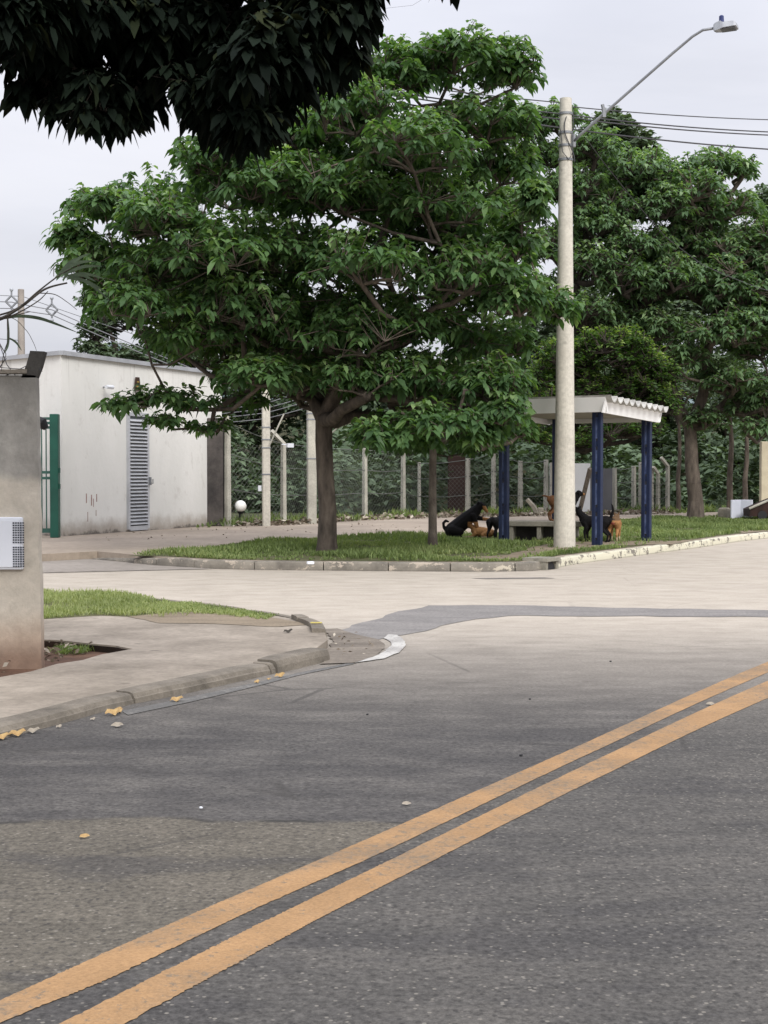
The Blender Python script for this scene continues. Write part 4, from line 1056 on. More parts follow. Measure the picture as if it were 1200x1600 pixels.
# two stouter poles with straps by the fence
for (x, yt, yb, w, lab) in ((416, 600, 822, 12, 'slim cream concrete pole nearest the globe lamp, with metal straps'), (487, 610, 818.5, 14, 'stained pale concrete pole just left of the street tree trunk')):
    b = G1(x, yb); k = F/b.y; zt2 = P(x, yt, b.y).z
    s_ = empty('service_pole', b, lab, 'pole')
    mb = MB(); mb.bbox((b.x, b.y, (zt2)/2), (w/k, w/k, zt2), .02, .2); mb.build('shaft', M['pole'] if x == 416 else M['post_conc'], s_)
    mb = MB()
    for z in ([.9, 1.55, 1.75, 2.05, 2.6] if x == 416 else [1.3, 2.3, 2.45]): mb = MB(); mb.bbox((b.x, b.y, z+.5), (w/k+.02, w/k+.02, .035), .004, .2); mb.build('strap', M['galv'], s_)
    if x == 416:
        mb = MB(); mb.tube([b+Vector((.1, -.12, 2.0)), b+Vector((.45, -.12, 2.75))], .02, 6); mb.build('brace', M['post_conc'], s_)
        mb = MB(); q = P(453, 696, b.y-.1); mb.box(q, (.16, .12, .1), .4); mb.tube([q, q+Vector((-.2, .05, .03))], .015, 5); mb.build('floodlight', M['plastic'], s_)
        mb = MB(); mb.box(b+Vector((-.15, -.05, .93)), (.08, .08, .14)); mb.build('junction_box', M['plastic'], s_)
# globe lamp
b = G1(376, 821.5); s_ = empty('globe_lamp', b, 'white globe lamp on a short black post in front of the fence', 'garden lamp')
k = F/b.y; zc = P(376, 791, b.y).z
mb = MB(); mb.ball((b.x, b.y, zc), 9.3/k, 24); mb.build('globe', M['globe'], s_, smooth=True)
mb = MB(); mb.tube([b, (b.x, b.y, zc-9/k)], .045, 8); mb.tube([(b.x, b.y, zc-12/k), (b.x, b.y, zc-8/k)], [.05, .09], 10); mb.tube([b, b+Vector((0, 0, .05))], .1, 10); mb.build('post', M['black'], s_)
# hanging sloping strut near the trunk
a, b2 = P(517, 678, 40), P(549, 648, 39.6); s_ = MB(); s_.tube([a, b2], .02, 6); o = s_.build('stay_rod', M['post_conc'], origin=a); tag(o, 'thin pale sloping rod right of the street tree trunk', 'rod')
# red-brown column, hoarding, grey panel, timber
b = G1(714, 802.5); k = F/b.y; s_ = MB(); z = P(714, 712, b.y).z; s_.bbox((b.x, b.y+.4, z/2), (27/k, .3, z), .02); o = s_.build('red_brown_column', M['redbrown'], origin=(b.x, b.y+.4, 0)); tag(o, 'dull red-brown column standing behind the fence right of the young tree', 'column')
b = G1(885, 803.4); b2 = G1(926, 803.2); k = F/b.y; z = P(885, 724, b.y).z
s_ = empty('white_hoarding', b, 'bright white flat panel leaning by the fence behind the utility pole', 'hoarding')
x0, x1 = P(858, 760, b.y).x, P(921, 760, b.y).x
mb = MB(); mb.box(((x0+x1)/2, b.y-.15, (z+Z1)/2), (x1-x0, .05, z-Z1)); mb.build('panel', M['white_panel'], s_)
mb = MB(); mb.box((x0+.04, b.y-.2, (z+Z1)/2), (.07, .06, z-Z1+.05)); mb.build('edge_post', M['post_conc'], s_)
b = G1(942, 803); z = P(942, 732, b.y).z; x0, x1 = P(922, 760, b.y).x, P(957, 760, b.y).x
mb = MB(); mb.box(((x0+x1)/2, b.y+.05, (z+Z1)/2), (x1-x0, .05, z-Z1)); o = mb.build('grey_metal_sheet', M['grey_panel'], origin=((x0+x1)/2, b.y+.05, Z1)); tag(o, 'flat dark grey sheet standing beside the white hoarding', 'metal sheet')
a, b2 = G1(904, 806), P(922, 732, 43.2); mb = MB(); mb.tube([a, b2], .07, 4); o = mb.build('leaning_plank', M['timber'], origin=a); tag(o, 'weathered plank leaning against the white hoarding', 'plank')
# concrete rubble piece beside bench
a = G1(836, 806); mb = MB(); mb.tube([a+Vector((-.25, 0, .5)), a+Vector((-.05, 0, .28)), a+Vector((.1, 0, .0))], [.07, .08, .1], 5); mb.bbox(a+Vector((.17, 0, .12)), (.16, .16, .26), .02); o = mb.build('broken_concrete', M['stone'], origin=a); tag(o, 'broken pale concrete piece by the fence behind the bench', 'rubble')

# things under the right-hand tree
b = G1(1160, 811); k = F/b.y
s_ = empty('foam_box', b, 'large white foam sheet box folded open on the grass at the right', 'box')
z1 = P(1160, 781, b.y).z
for (xa, xb, ya, yb) in ((1142, 1159, .0, .16), (1159, 1176, .16, .0)):
    A = Vector((P(xa, 800, b.y).x, b.y+ya, 0)); Bq = Vector((P(xb, 800, b.y).x, b.y+yb, 0)); m_ = (A+Bq)/2
    mb = MB(); mb.bbox((m_.x, m_.y, (Z1+z1)/2), ((Bq-A).length, .05, z1-Z1), .01, math.atan2((Bq-A).y, (Bq-A).x)); mb.build('side_panel', M['foam'], s_)
b = G1(1132, 810); mb = MB(); k = F/b.y; mb.tube([b, b+Vector((0, 0, .14)), b+Vector((0, 0, .27)), b+Vector((0, 0, .31))], [.17, .19, .18, .12], 9)
o = mb.build('stone_block', M['stone'], origin=b); tag(o, 'rounded pale stone block left of the white foam box', 'stone')
b = G1(1125, 807.5); s_ = empty('potted_plant', b, 'small dry plant standing behind the pale stone block', 'plant')
mb = MB(); mb.tube([b, b+Vector((0, 0, .35))], [.03, .02], 6); mb.build('stem', M['timber'], s_)
cp = np.array([tuple(b+Vector((random.gauss(0, .1), random.gauss(0, .1), .42+random.gauss(0, .08)))) for _ in range(26)]); co = unit(cp-np.array(tuple(b+Vector((0, 0, .3)))))
V, T, t = cluster_leaves(cp, co, 5, .12, .4, .3, 0, .03); mesh_np('foliage', V, T, t, M['leaf_far'], s_)
b = G1(1214, 812); s_ = empty('covered_cart', b, 'dark red-brown cart body with pale rim at the right edge on the grass', 'cart')
mb = MB(); vs = []; n = 12
for i in range(n+1):
    t = i/n; x = -.85+1.9*t; hgt = .30+.48*math.sin(min(1, t*1.15)*math.pi*.5)
    vs += [b+Vector((x, -.35, .1)), b+Vector((x, -.4, hgt)), b+Vector((x, .4, hgt)), b+Vector((x, .35, .1))]
mb.add(vs, [(4*i+j, 4*i+4+j, 4*i+4+(j+1) % 4, 4*i+(j+1) % 4) for i in range(n) for j in range(4)]+[(0, 1, 2, 3), (4*n+3, 4*n+2, 4*n+1, 4*n)]); mb.build('body', M['rust'], s_)
mb = MB(); mb.tube([b+Vector((-.88+1.94*i/n, -.42, .32+.48*math.sin(min(1, i/n*1.15)*math.pi*.5))) for i in range(n+1)], .035, 6); mb.build('rim', M['post_conc'], s_)
mb = MB(); 
for x in (-.5, .7): mb = MB(); mb.tube([b+Vector((x, -.38, .13)), b+Vector((x, -.30, .13))], .13, 14); mb.build('wheel', M['black'], s_)
for (x, lab) in ((1194, 'cream painted square column at the right edge behind the cart'),):
    b = G1(x, 805); k = F/b.y; z = P(x, 690, b.y).z; mb = MB(); mb.bbox((b.x, b.y, z/2), (13/k, .25, z), .015); o = mb.build('cream_column', M['cream'], origin=(b.x, b.y, 0)); tag(o, lab, 'column')
for (x, yb, r, lab) in ((1141, 806, .09, 'slim grey tree trunk between the stone block and the forked tree'), (1165, 803, .08, 'thin dark trunk directly behind the white foam box'), (1060, 801.5, .07, 'thin trunk left of the forked tree')):
    b = G1(x, yb); T = Tree('slender_tree', b, lab, 'tree'); q = lambda xx, yy, dy=0: P(xx, yy, b.y+dy)
    T.chain([(b, r*1.2), (q(x-1, 750), r), (q(x+2, 690), r*.8), (q(x-2, 640), r*.6)], None, .02)
    for (dx, yy, rx, ry) in ((-8, 640, 40, 22), (14, 615, 42, 24), (-4, 590, 40, 24)): T.lobe(q(x+dx, yy, random.uniform(-.6, .6)), rx/50, rx/50, ry/50, 30)
    T.finish(M['leaf_far'], M['bark'], 8, .28, .42, .5, 0, tip=.01, twig_min=.008)

# ------------------------------------------------------------------ bus shelter
Mp = G1(933, 852.5); v = Vector((.56, .83, 0)).normalized(); u = Vector((-.83, .56, 0)).normalized()
Rp = Mp+v*online(1010, Mp, v); Lp = Mp+u*online(787.5, Mp, u); Bp = Lp+(Rp-Mp)
av = math.atan2(v.y, v.x); au = math.atan2(u.y, u.x)
se = empty('bus_shelter', Mp, 'bus shelter with blue steel posts and white corrugated roof behind the utility pole', 'bus shelter')
zr0 = P(943, 624, Mp.y-.4).z       # roof height near corner
ov = .28
def rz_(p): # roof height falls slightly along v
    return zr0-.045*((p-Mp).dot(v)+ov)
for p_, lab in ((Mp, 0), (Rp, 0), (Lp, 0), (Bp, 0)):
    top = rz_(p_)-.12
    mb = MB(); h_ = top-Z1
    for sgn in (-1, 1):   # two channels back to back with a slot between
        c_ = p_+u*(.054*sgn); mb.bbox((c_.x, c_.y, Z1+h_/2), (.074, .10, h_), .008, au)
    pst = mb.build('post', M['blue'], se)
    mb = MB()
    for k in range(4):
        mb = MB(); z0_ = Z1+.1+k*(h_-.1)/4; mb.box((p_.x, p_.y, z0_+(h_/4)*.38), (.034, .085, h_/4*.62), au); mb.build('web_plate', M['blue_worn'], pst)
    mb = MB(); 
    for k in range(5): mb = MB(); mb.box((p_.x, p_.y, Z1+.05+k*(h_-.1)/4), (.034, .09, .09), au); mb.build('spacer', M['blue'], pst)
C0 = Mp-v*ov-u*ov; Lu = (Lp-Mp).length+2*ov; Lv = (Rp-Mp).length+1.35*ov
# corrugated sheet: waves repeat along v, run along u
mb = MB(); nw = 10; ns_ = nw*12
def wave(s): 
    x = (s*nw) % 1.0; return .10*abs(math.sin(math.pi*x))**.75*-1+.10
vs = []
for i in range(ns_+1):
    s = i/ns_; 
    for j, (uu, dz) in enumerate(((-.12, 0), (Lu+.12, 0))):
        p = C0+v*(s*Lv)+u*uu; z = zr0-.045*s*Lv+wave(s)-.02; vs += [(p.x, p.y, z), (p.x, p.y, z-.026)]
fs = []
for i in range(ns_):
    a = 4*i; b_ = 4*i+4; fs += [(a, a+2, b_+2, b_), (a+1, b_+1, b_+3, a+3), (a, b_, b_+1, a+1), (a+2, a+3, b_+3, b_+2)]
mb.add(vs, fs); mb.build('corrugated_roof', M['fibro'], se)
# fascia boards slanting inwards at the foot
def fascia(pa, pb, nrm, h=.30, ins=.10, th=.03, z_off=-.05):
    vs = []
    for p in (pa, pb):
        zt3 = zr0-.045*((p-C0).dot(v))+z_off
        for (o_, dz) in ((0, 0), (-ins, -h), (-ins-th, -h), (-th, 0)):
            q = p+nrm*o_; vs.append((q.x, q.y, zt3+dz))
    mb.add(vs, [(0, 1, 5, 4), (1, 2, 6, 5), (2, 3, 7, 6), (3, 0, 4, 7), (0, 3, 2, 1), (4, 5, 6, 7)])
mb = MB(); fascia(C0, C0+u*Lu, -v, h=.26, z_off=.045); fascia(C0+v*Lv, C0+v*Lv+u*Lu, v, h=.26, z_off=.045); 
fascia(C0+v*.02, C0+v*(Lv-.02), -u, h=.2, ins=.05, z_off=-.03); fascia(C0+u*Lu+v*.02, C0+u*Lu+v*(Lv-.02), u, h=.2, ins=.05, z_off=-.03)
mb.build('fascia', M['roof_white'], se)
mb = MB(); q = [C0+v*.12+u*.1, C0+v*(Lv-.12)+u*.1, C0+v*(Lv-.12)+u*(Lu-.1), C0+v*.12+u*(Lu-.1)]
mb.add([(p.x, p.y, rz_(p)-.13) for p in q]+[(p.x, p.y, rz_(p)-.09) for p in q], [(0, 3, 2, 1), (4, 5, 6, 7), (0, 1, 5, 4), (1, 2, 6, 5), (2, 3, 7, 6), (3, 0, 4, 7)]); mb.build('soffit', M['soffit'], se)

# bench
bl = G1(802, 838); bv = Vector((-.96, .28, 0)).normalized(); bn = Vector((bv.y, -bv.x, 0)); bn = bn if bn.y < 0 else -bn
bc = G1(851, 845); Yb = bc.y; kb = F/Yb
half = .5*(908-795)/kb/abs(bv.x); bcx = P(851.5, 800, Yb).x; bc = Vector((bcx, Yb, 0)); ab = math.atan2(bv.y, bv.x)
be = empty('concrete_bench', (bc.x, bc.y, Z1), 'grey concrete slab bench under the bus shelter behind the utility pole', 'bench')
zs = P(851, 814, Yb).z
mb = MB(); mb.bbox((bc.x, bc.y, zs-.05), (half*2, .48, .10), .01, ab); mb.build('seat', M['bench'], be)
for t_ in (-.82, .12, .86):
    q = bc+bv*half*t_; mb = MB(); mb.bbox((q.x, q.y, (zs-.1+Z1)/2-.01), (.08, .40, zs-.1-Z1+.02), .01, ab); mb.build('leg', M['bench'], be)
q = bc-bn*.14; mb = MB(); mb.box((q.x, q.y, (zs-.1+Z1)/2), (half*1.62, .05, zs-.1-Z1), ab); mb.build('back_panel', M['dark_conc'], be)
BENCH_Z = zs; BENCH_C = bc

# ------------------------------------------------------------------ main utility pole with lamp arm
pb = G1(882, 855.5); kp = F/pb.y; ptop = P(884, 154, pb.y); ph = ptop.z
pe = empty('utility_pole', pb, 'tall pale concrete utility pole with street lamp arm at the front of the bus shelter', 'utility pole')
lean = Vector((ptop.x-pb.x, 0, 0))
mb = MB(); n = 14
mb.tube([pb+lean*(i/n)+Vector((0, 0, -.05 if i == 0 else (ph-Z1)*i/n)) for i in range(n+1)], [(17.2+(9.2-17.2)*i/n)/kp for i in range(n+1)], 32)
mb.build('shaft', M['pole'], pe)
def ploc(py, dx=0, dy=0):
    q = P(884, py, pb.y); t = (q.z-Z1)/(ph-Z1); return Vector((pb.x+lean.x*t+dx, pb.y+dy, q.z))
mb = MB()
for py in (178, 208, 228, 250):
    q = ploc(py); r = (10+(py-150)*.011)/kp+.006; mb = MB(); mb.tube([q-Vector((0, 0, .02)), q+Vector((0, 0, .02))], r, 24); mb.build('strap', M['galv'], pe)
mb = MB(); r = .14
cpts = []
for k in range(15):
    t = k/14; py = 185+70*t; cpts.append(ploc(py, .05+.09*math.cos(math.pi*(t*1.3)+2.2), -.135))
mb.tube(cpts, .009, 6)
mb.tube([ploc(205, -.10, -.12), ploc(240, -.07, -.14), ploc(252, .04, -.14), ploc(240, .11, -.12), ploc(175, .12, -.12)], .008, 6)
mb.build('service_cable', M['wire'], pe)
# lamp arm
ar = empty('street_lamp', P(898, 222, pb.y-.05), 'street lamp on a long slanting arm fixed near the top of the utility pole', 'street lamp')
pts = [(896, 222, -.08), (905, 212, -.15), (950, 172, -.3), (1000, 128, -.5), (1050, 84, -.7), (1082, 57, -.8), (1098, 47, -.88), (1116, 44, -.95)]
w = [P(x, y, pb.y+d) for x, y, d in pts]
mb = MB(); mb.tube(w, [.026, .026, .026, .025, .025, .024, .024, .024], 10); mb.build('arm', M['galv'], ar, smooth=True)
mb = MB(); q = P(896, 220, pb.y-.06); mb.box(q+Vector((-.0, 0, 0)), (.07, .10, .22), 0); mb.build('bracket', M['galv'], ar); mb = MB(); q2 = P(944, 176, pb.y-.28); mb.box(q2, (.06, .06, .16)); mb.tube([q2, q2+Vector((-.03, 0, .14))], .03, 6); mb.build('bracket', M['galv'], ar)
h0 = w[-1]; h1 = P(1152, 39, pb.y-1.1); dh = (h1-h0).normalized(); sd = dh.cross(Vector((0, 0, 1))).normalized(); upv = sd.cross(dh)
mb = MB(); rows = []
for t, wd_, hu, hd in ((-.02, .05, .045, .045), (.06, .07, .07, .06), (.3, .12, .085, .055), (.42, .14, .05, .045), (.9, .15, .045, .04), (1.0, .13, .015, .035)):
    c_ = h0+(h1-h0)*t; rows.append([c_-sd*wd_+upv*-hd, c_+sd*wd_-upv*hd, c_+sd*wd_*.85+upv*hu, c_-sd*wd_*.85+upv*hu])
vs = sum(rows, []); fs = [(4*i+j, 4*i+4+j, 4*i+4+(j+1) % 4, 4*i+(j+1) % 4) for i in range(5) for j in range(4)]+[(3, 2, 1, 0), (20, 21, 22, 23)]
mb.add(vs, fs); hd_ = mb.build('lamp_head', M['lamp_grey'], ar)
mb = MB(); q = h0+(h1-h0)*.62-upv*.052; Rl = Matrix((dh, sd, upv)).transposed(); mb.box(q, ((h1-h0).length*.62, .22, .02), R=Rl); mb.build('lens', M['lamp_lens'], hd_)
mb = MB(); q = h0+(h1-h0)*.32+upv*.08; mb.tube([q, q+upv*.04, q+upv*.10, q+upv*.115], [.045, .042, .04, .025], 12); mb.build('photocell', M['cell_blue'], hd_)
# overhead wires at the main pole
Yp = pb.y
wires = [('highest power line, thin, crossing above the tree crowns', [(540, 120, Yp-2), (872, 160, Yp), (895, 167, Yp), (1200, 187, Yp+3), (1500, 200, Yp+6)], .010),
         ('second power line running right from the utility pole', [(540, 132, Yp-2), (878, 178, Yp), (895, 180, Yp), (945, 186, Yp+.3), (1200, 206, Yp+3), (1500, 221, Yp+6)], .013),
         ('third power line running right from the utility pole', [(500, 128, Yp-2), (872, 186, Yp), (900, 184, Yp), (945, 191, Yp+.3), (1200, 211, Yp+3), (1500, 227, Yp+6)], .013),
         ('lowest power line running right from the utility pole', [(500, 138, Yp-2), (872, 199, Yp), (895, 202, Yp), (1200, 233, Yp+3), (1500, 258, Yp+6)], .015)]
for lab, pts, r in wires: cable(lab, [(x, y, Y) for x, y, Y in pts], r, M['wire'], 10, 'power_line')
cable('slack cable drooping diagonally through the foliage right of the pole', [(915, 215, Yp+.3), (960, 275, Yp+2), (1040, 370, Yp+5), (1100, 415, Yp+6), (1180, 448, Yp+7.), (1260, 470, Yp+8)], .008, M['wire'], 6, 'slack_cable')

# ------------------------------------------------------------------ dogs
def dogmat():
    m, nt, b, out = newmat('dog_fur'); h = N(nt)
    at = h.n('ShaderNodeAttribute'); at.attribute_name = 'coat'
    nz = h.noise(h.scale(h.obj(), (1, 1, 1)), 60, 4, .7)
    c = h.mix(1.0, at.outputs['Color'], h.mr(nz, .3, .7, .7, 1.3, False), 'MULTIPLY')
    h.l(c, b.inputs['Base Color']); b.inputs['Roughness'].default_value = .8; b.inputs['Specular IOR Level'].default_value = .15
    h.l(h.bump(h.noise(h.obj(), 110, 3), .5, .006), b.inputs['Normal']); return m
M['fur'] = dogmat()
BLK = (.006, .0055, .006); TAN = (.30, .155, .065); BRN = (.16, .075, .035); PAL = (.45, .34, .24); NOSE = (.01, .01, .01); PNK = (.45, .14, .11)
def dog(label, loc, yaw, chains, coat, scale=1., eyes=None):
    e = local(empty('dog', loc, label, 'dog', None, yaw))
    mb = MB()
    for ch in chains:
        for mirror in ((1, -1) if ch[0] == 'sym' else (1,)):
            pts = [(Vector((x, y*mirror, z))*scale, r*scale) for x, y, z, r in ch[1]]
            for (a, ra), (b_, rb) in zip(pts, pts[1:]):
                mb.tube([a, b_], [ra, rb], 12)
            for a, ra in pts: mb.ball(a, ra, 12)
    me = bpy.data.meshes.new('tmp'); me.from_pydata([tuple(x) for x in mb.v], [], mb.f)
    o = bpy.data.objects.new('body', me); COL.objects.link(o)
    r = o.modifiers.new('r', 'REMESH'); r.mode = 'VOXEL'; r.voxel_size = .0085*scale
    s = o.modifiers.new('s', 'SMOOTH'); s.factor = .5; s.iterations = 5
    dg = bpy.context.evaluated_depsgraph_get(); dg.update()
    nm = bpy.data.meshes.new_from_object(o.evaluated_get(dg)); o.modifiers.clear(); o.data = nm; bpy.data.meshes.remove(me); nm.name = 'dog_body'
    nm.materials.clear(); nm.materials.append(M['fur'])
    ca = nm.color_attributes.new('coat', 'FLOAT_COLOR', 'POINT'); buf = []
    for v_ in nm.vertices: buf += [*coat(v_.co/scale), 1]
    ca.data.foreach_set('color', buf); nm.polygons.foreach_set('use_smooth', [True]*len(nm.polygons))
    o.parent = e
    for (x, y, z) in eyes or ():
        for sg in (1, -1):
            mb = MB(); mb.ball(Vector((x, y*sg, z))*scale, .0095*scale, 8); mb.build('eye', M['black'], e)
    return e
def stand(head, tail, ears=True, leg=0.0):
    hx, hz, mx, mz = head
    ch = [('c', [(.24, 0, .44, .08), (.17, 0, .385, .118), (.02, 0, .395, .102), (-.11, 0, .415, .082), (-.22, 0, .42, .088), (-.27, 0, .42, .06)]),
          ('c', [(.20, 0, .44, .088), ((.24+hx)/2+.01, 0, (.46+hz)/2, .066), (hx, 0, hz, .060)]),
          ('c', [(hx, 0, hz, .060), (hx+(mx-hx)*.4, 0, hz+(mz-hz)*.4-.004, .046), (hx+(mx-hx)*.7, 0, hz+(mz-hz)*.75, .032), (mx, 0, mz, .024)]),
          ('sym', [(.17, .065, .36, .062), (.15, .075, .27, .042), (.185, .075, .20, .03), (.18, .075, .11, .022), (.175, .075, .035, .019), (.205, .075, .017, .021)]),
          ('sym', [(-.21, .06, .39, .082), (-.16, .08, .29, .06), (-.18, .08, .235, .040), (-.275, .08, .145, .023), (-.265, .08, .08, .019), (-.255, .08, .03, .018), (-.225, .08, .017, .022)]),
          ('c', tail)]
    ch.append(('sym', [(hx-.015, .038, hz+.035, .02), (hx-.03, .052, hz+.075, .013), (hx-.03, .056, hz+.10, .005)] if ears else [(hx-.01, .045, hz+.035, .022), (hx-.02, .07, hz+.015, .018), (hx-.01, .078, hz-.03, .010)]))
    return ch
def place(px, py, z=Z1): q = G(px, py, z); return q
# black dog sniffing upward beside the mid post
def coat5(c): return BLK if not (c.x > .44 and c.z > .66) else (.03, .02, .018)
dog('black dog with raised tail and lifted muzzle beside the middle blue post', place(930, 847.5), rad(180-27),
    stand((.335, .60, .435, .665), [(-.26, 0, .44, .03), (-.32, 0, .50, .026), (-.345, 0, .60, .027), (-.335, 0, .69, .02), (-.32, 0, .725, .010)]), lambda c: BLK, 1.0, [(.38, .035, .635)])
# tan dog seen from behind
def coat6(c):
    if c.x < -.27 and .28 < c.z < .40 and abs(c.y) < .035: return PNK
    if c.z > .44 and c.x < -.28: return (.05, .035, .025)
    if c.z > .43: return (.12, .07, .035)
    if c.z < .1: return PAL
    return TAN
dog('tan dog seen from behind with a curled tail, right of the black dog', place(960, 846.5), rad(74),
    stand((.34, .50, .45, .44), [(-.27, 0, .45, .026), (-.36, .02, .50, .022), (-.39, .03, .57, .019), (-.35, .05, .62, .015), (-.30, .06, .61, .010)]), coat6, .95, [(.38, .04, .51)])
# dog standing on the bench
def coat4(c):
    if c.x > .30 and c.z > .50: return TAN if (c.x > .40 and c.z < .56) else BLK
    if c.x > .08 and c.z > .30: return BLK
    if c.x > .08: return TAN
    return BRN
q = Vector((P(880, 800, BENCH_C.y).x, BENCH_C.y+.02, BENCH_Z))
dog('black and brown dog standing on the concrete bench behind the utility pole', q, rad(8),
    stand((.315, .545, .42, .525), [(-.27, 0, .46, .024), (-.35, 0, .49, .018), (-.41, 0, .50, .012), (-.43, 0, .50, .008)], ears=False), coat4, .98, [(.36, .042, .56)])
# big black dog sitting up and leaning over another
def coat1(c):
    if c.x > .60 and c.z < .66: return TAN
    if .30 < c.x < .52 and c.z < .34: return TAN
    return BLK
rear = [('c', [(-.02, 0, .16, .14), (.12, 0, .26, .145), (.27, 0, .39, .135), (.40, 0, .50, .115), (.47, 0, .56, .09)]),
        ('c', [(.42, 0, .54, .10), (.52, 0, .64, .075), (.56, 0, .68, .068)]),
        ('c', [(.56, 0, .68, .068), (.61, 0, .65, .05), (.65, 0, .60, .036), (.69, 0, .55, .026)]),
        ('sym', [(.54, .04, .72, .02), (.51, .062, .735, .016), (.49, .07, .70, .009)]),
        ('c', [(.42, .08, .46, .07), (.52, .09, .41, .045), (.64, .09, .39, .033), (.76, .08, .38, .027), (.80, .08, .35, .026)]),
        ('c', [(.40, -.08, .46, .07), (.46, -.09, .33, .045), (.50, -.09, .20, .030), (.52, -.09, .06, .023), (.55, -.09, .02, .024)]),
        ('sym', [(.0, .09, .17, .11), (.14, .13, .14, .075), (.10, .14, .06, .04), (.02, .14, .025, .026), (.16, .14, .02, .026)]),
        ('c', [(-.13, 0, .14, .03), (-.19, 0, .22, .026), (-.20, 0, .31, .026), (-.15, 0, .36, .024), (-.10, 0, .34, .018)])]
dog('large black dog with curled tail sitting up and leaning over its companions', place(708, 841), rad(-4), [(t_, [(x, y, z, q_*1.13) for x, y, z, q_ in l_]) for t_, l_ in rear], coat1, .98, [(.60, .05, .70)])
# tan dog lying low between the two black ones
low = [('c', [(.22, 0, .18, .085), (.12, 0, .17, .11), (-.05, 0, .16, .10), (-.2, 0, .14, .085)]),
       ('c', [(.20, 0, .2, .08), (.28, 0, .27, .06), (.33, 0, .29, .058)]),
       ('c', [(.33, 0, .29, .058), (.39, 0, .27, .04), (.44, 0, .25, .026)]),
       ('sym', [(.31, .045, .325, .02), (.30, .068, .31, .016), (.31, .075, .27, .01)]),
       ('sym', [(.16, .08, .12, .055), (.24, .09, .05, .032), (.34, .085, .03, .024), (.42, .085, .025, .024)]),
       ('sym', [(-.16, .08, .13, .085), (-.04, .12, .09, .05), (-.14, .13, .03, .03), (-.03, .13, .025, .026)]),
       ('c', [(-.26, 0, .12, .028), (-.34, .05, .07, .022), (-.40, .1, .04, .014)])]
dog('tan dog with pale paws crouching under the large black dog', place(755, 841.5), rad(180-25), low, lambda c: PAL if c.z < .06 else (.36, .19, .08), .86, [(.365, .04, .305)])
# black dog behind the left post
dog('black dog with lowered head partly hidden by the left blue post', place(775, 843.5), rad(62),
    stand((.36, .40, .45, .33), [(-.27, 0, .44, .026), (-.34, 0, .40, .022), (-.38, 0, .30, .018), (-.38, 0, .22, .01)], ears=False), lambda c: BLK, .9, [(.40, .04, .40)])

# ------------------------------------------------------------------ fallen leaves on the road edge, pebbles
def fallen(px, py, L, ang, mat, lab, z=.009, name='fallen_leaf', curl=.35):
    L *= .8
    c = G(px, py, z); mb = MB(); n = 7; vs = []
    for i in range(n):
        t = i/(n-1); wd = .27*math.sin(math.pi*min(.98, t*.95+.03))**.8*L; lift = curl*L*(1.2*max(0, t-.45)**1.3+.25*math.sin(t*9))
        for s in (-1, -.5, 0, .5, 1): vs.append(((t-.5)*L, s*wd, lift+(abs(s)**1.5)*wd*(.75 if s > 0 else .25)))
    R = Matrix.Rotation(ang, 3, 'Z') @ Matrix.Rotation(rad(14), 3, 'X')
    vs = [R@Vector((p[0]+random.gauss(0, L*.03), p[1]+random.gauss(0, L*.03), p[2])) for p in vs]; mz = min(p.z for p in vs)
    mb.add([c+p-Vector((0, 0, mz-.001)) for p in vs], [(5*i+j, 5*i+j+1, 5*i+6+j, 5*i+5+j) for i in range(n-1) for j in range(4)])
    o = mb.build(name, mat, origin=c, smooth=True); tag(o, lab, 'leaf')
fallen(178, 1117, .13, .4, M['dry_leaf'], 'biggest curled yellow leaf against the foot of the near kerb')
fallen(186, 1114, .07, 1.4, M['dry_leaf'], 'small yellow leaf touching the biggest one by the near kerb')
fallen(276, 1096, .10, .2, M['dry_leaf'], 'orange-brown leaf alone in the gutter halfway along the near kerb')
fallen(401, 1067, .06, .9, M['dry_leaf'], 'small yellow leaf left of the pair by the kerb joint')
fallen(437, 1058, .10, .6, M['dry_leaf'], 'upright yellow leaf beside the last kerb stone')
fallen(420, 1062, .04, .1, M['dry_leaf'], 'tiny yellow leaf between the two near the kerb joint')
fallen(27, 1150, .11, .3, M['dry_leaf'], 'flat yellow leaf in the gutter near the left edge')
fallen(52, 1145, .09, .1, M['pale_leaf'], 'pale folded leaf right of the flat yellow one in the gutter')
fallen(3, 1155, .10, .5, M['dry_leaf'], 'yellow leaf cut by the left edge of the picture')
fallen(92, 1137, .05, 1., M['pale_leaf'], 'little whitish leaf standing in the gutter below the soil pit')
fallen(145, 1125, .045, .8, M['pale_leaf'], 'small whitish scrap left of the biggest yellow leaf')
fallen(183, 1135, .09, 0., M['pale_leaf'], 'pale flattened leaf on the asphalt below the biggest yellow leaf', curl=.1)
fallen(635, 1257, .05, 0., M['pale_leaf'], 'pale flat leaf alone on the asphalt above the yellow lines', curl=.1)
fallen(132, 1308, .05, .1, M['dry_leaf'], 'small tan leaf on the rough asphalt at lower left', curl=.1)
fallen(1110, 1101, .07, .2, M['pale_leaf'], 'dry leaf between the yellow lines at the right', curl=.1)
fallen(450, 989, .10, .1, M['dry_stem'], 'dark crumpled leaf on the footway near its tip', z=Zs)
for (x, y, r, lab) in ((314, 1263, .007, 'tiny bluish-white chip on the asphalt left of centre'), (954, 1034, .008, 'small black pebble on the road near the pale patch'), (814, 1181, .008, 'black pebble on the asphalt just above the yellow lines'), (574, 1117, .007, 'dark pebble on the road below the white corner marking'), (828, 1093, .007, 'dark pebble on the road at centre right')):
    c = G(x, y, .006); mb = MB(); mb.ball(c+Vector((0, 0, r*.5)), r, 6, (1.3, 1, .7)); o = mb.build('pebble', M['plastic'] if x == 314 else M['black'], origin=c); tag(o, lab, 'pebble')
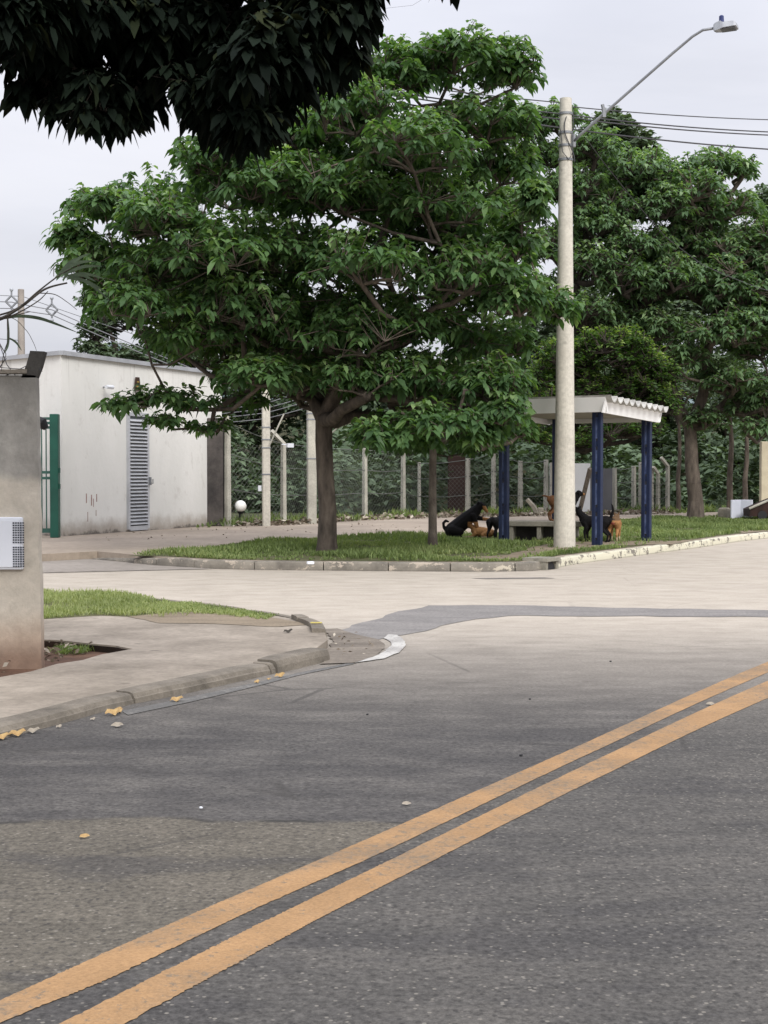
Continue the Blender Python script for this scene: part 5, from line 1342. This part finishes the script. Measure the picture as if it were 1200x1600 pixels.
c = G(485, 879.5, Z1+.06); mb = MB(); mb.bbox(c, (.10, .06, .04), .008, .3); o = mb.build('litter_scrap', M['plastic'], origin=c); tag(o, 'small white scrap lying on the island grass below the street tree trunk', 'litter')

# ------------------------------------------------------------------ sky and light
W = bpy.data.worlds.new('World'); SC.world = W; W.use_nodes = True; nt = W.node_tree; nt.nodes.clear(); h = N(nt)
SUN_EL, SUN_AZ = rad(40), rad(158)
sky = h.n('ShaderNodeTexSky'); sky.sky_type = 'NISHITA'; sky.sun_disc = False; sky.sun_elevation = SUN_EL; sky.sun_rotation = SUN_AZ; sky.dust_density = 4; sky.air_density = 1.
hs = h.n('ShaderNodeHueSaturation'); h.l(sky.outputs[0], hs.inputs['Color']); hs.inputs['Saturation'].default_value = .25
bg1 = h.n('ShaderNodeBackground'); h.l(hs.outputs[0], bg1.inputs[0]); bg1.inputs[1].default_value = .05
tc = h.n('ShaderNodeTexCoord').outputs['Generated']; X, Y, Z = h.xyz(tc)
zc = h.math('MAXIMUM', Z, 0.0)
grad = h.math('MULTIPLY_ADD', h.math('MULTIPLY', zc, zc), 1.8, .575)
cl = h.noise(h.scale(tc, (1.2, 1.2, 4.5)), 1.7, 6, .5, .6)
cl2 = h.noise(h.scale(tc, (1.0, 1.0, 3.5)), 4.5, 5, .5)
cm = h.mr(h.math('ADD', h.math('MULTIPLY', cl, .7), h.math('MULTIPLY', cl2, .3)), .32, .68, .84, 1.08)
col = h.ramp(cl, [(.35, (.92, .945, 1.08)), (.65, (.985, .985, 1.07))])
bg2 = h.n('ShaderNodeBackground'); h.l(col, bg2.inputs[0]); h.l(h.math('MULTIPLY', grad, cm), bg2.inputs[1])
ad = h.n('ShaderNodeAddShader'); h.l(bg1.outputs[0], ad.inputs[0]); h.l(bg2.outputs[0], ad.inputs[1])
wo = h.n('ShaderNodeOutputWorld'); h.l(ad.outputs[0], wo.inputs[0])
sl = bpy.data.lights.new('sun', 'SUN'); sl.energy = 2.5; sl.angle = rad(26); sl.color = (1, .97, .92)
so = bpy.data.objects.new('sun', sl); COL.objects.link(so)
dirv = Vector((math.sin(SUN_AZ)*math.cos(SUN_EL), math.cos(SUN_AZ)*math.cos(SUN_EL), math.sin(SUN_EL)))
so.rotation_euler = dirv.to_track_quat('Z', 'Y').to_euler()
SC.view_settings.view_transform = 'Standard'; SC.view_settings.look = 'None'; SC.view_settings.exposure = 0; SC.view_settings.gamma = 1
SC.render.engine = 'CYCLES'; SC.cycles.max_bounces = 5; SC.cycles.diffuse_bounces = 3; SC.cycles.transmission_bounces = 3; SC.cycles.glossy_bounces = 2
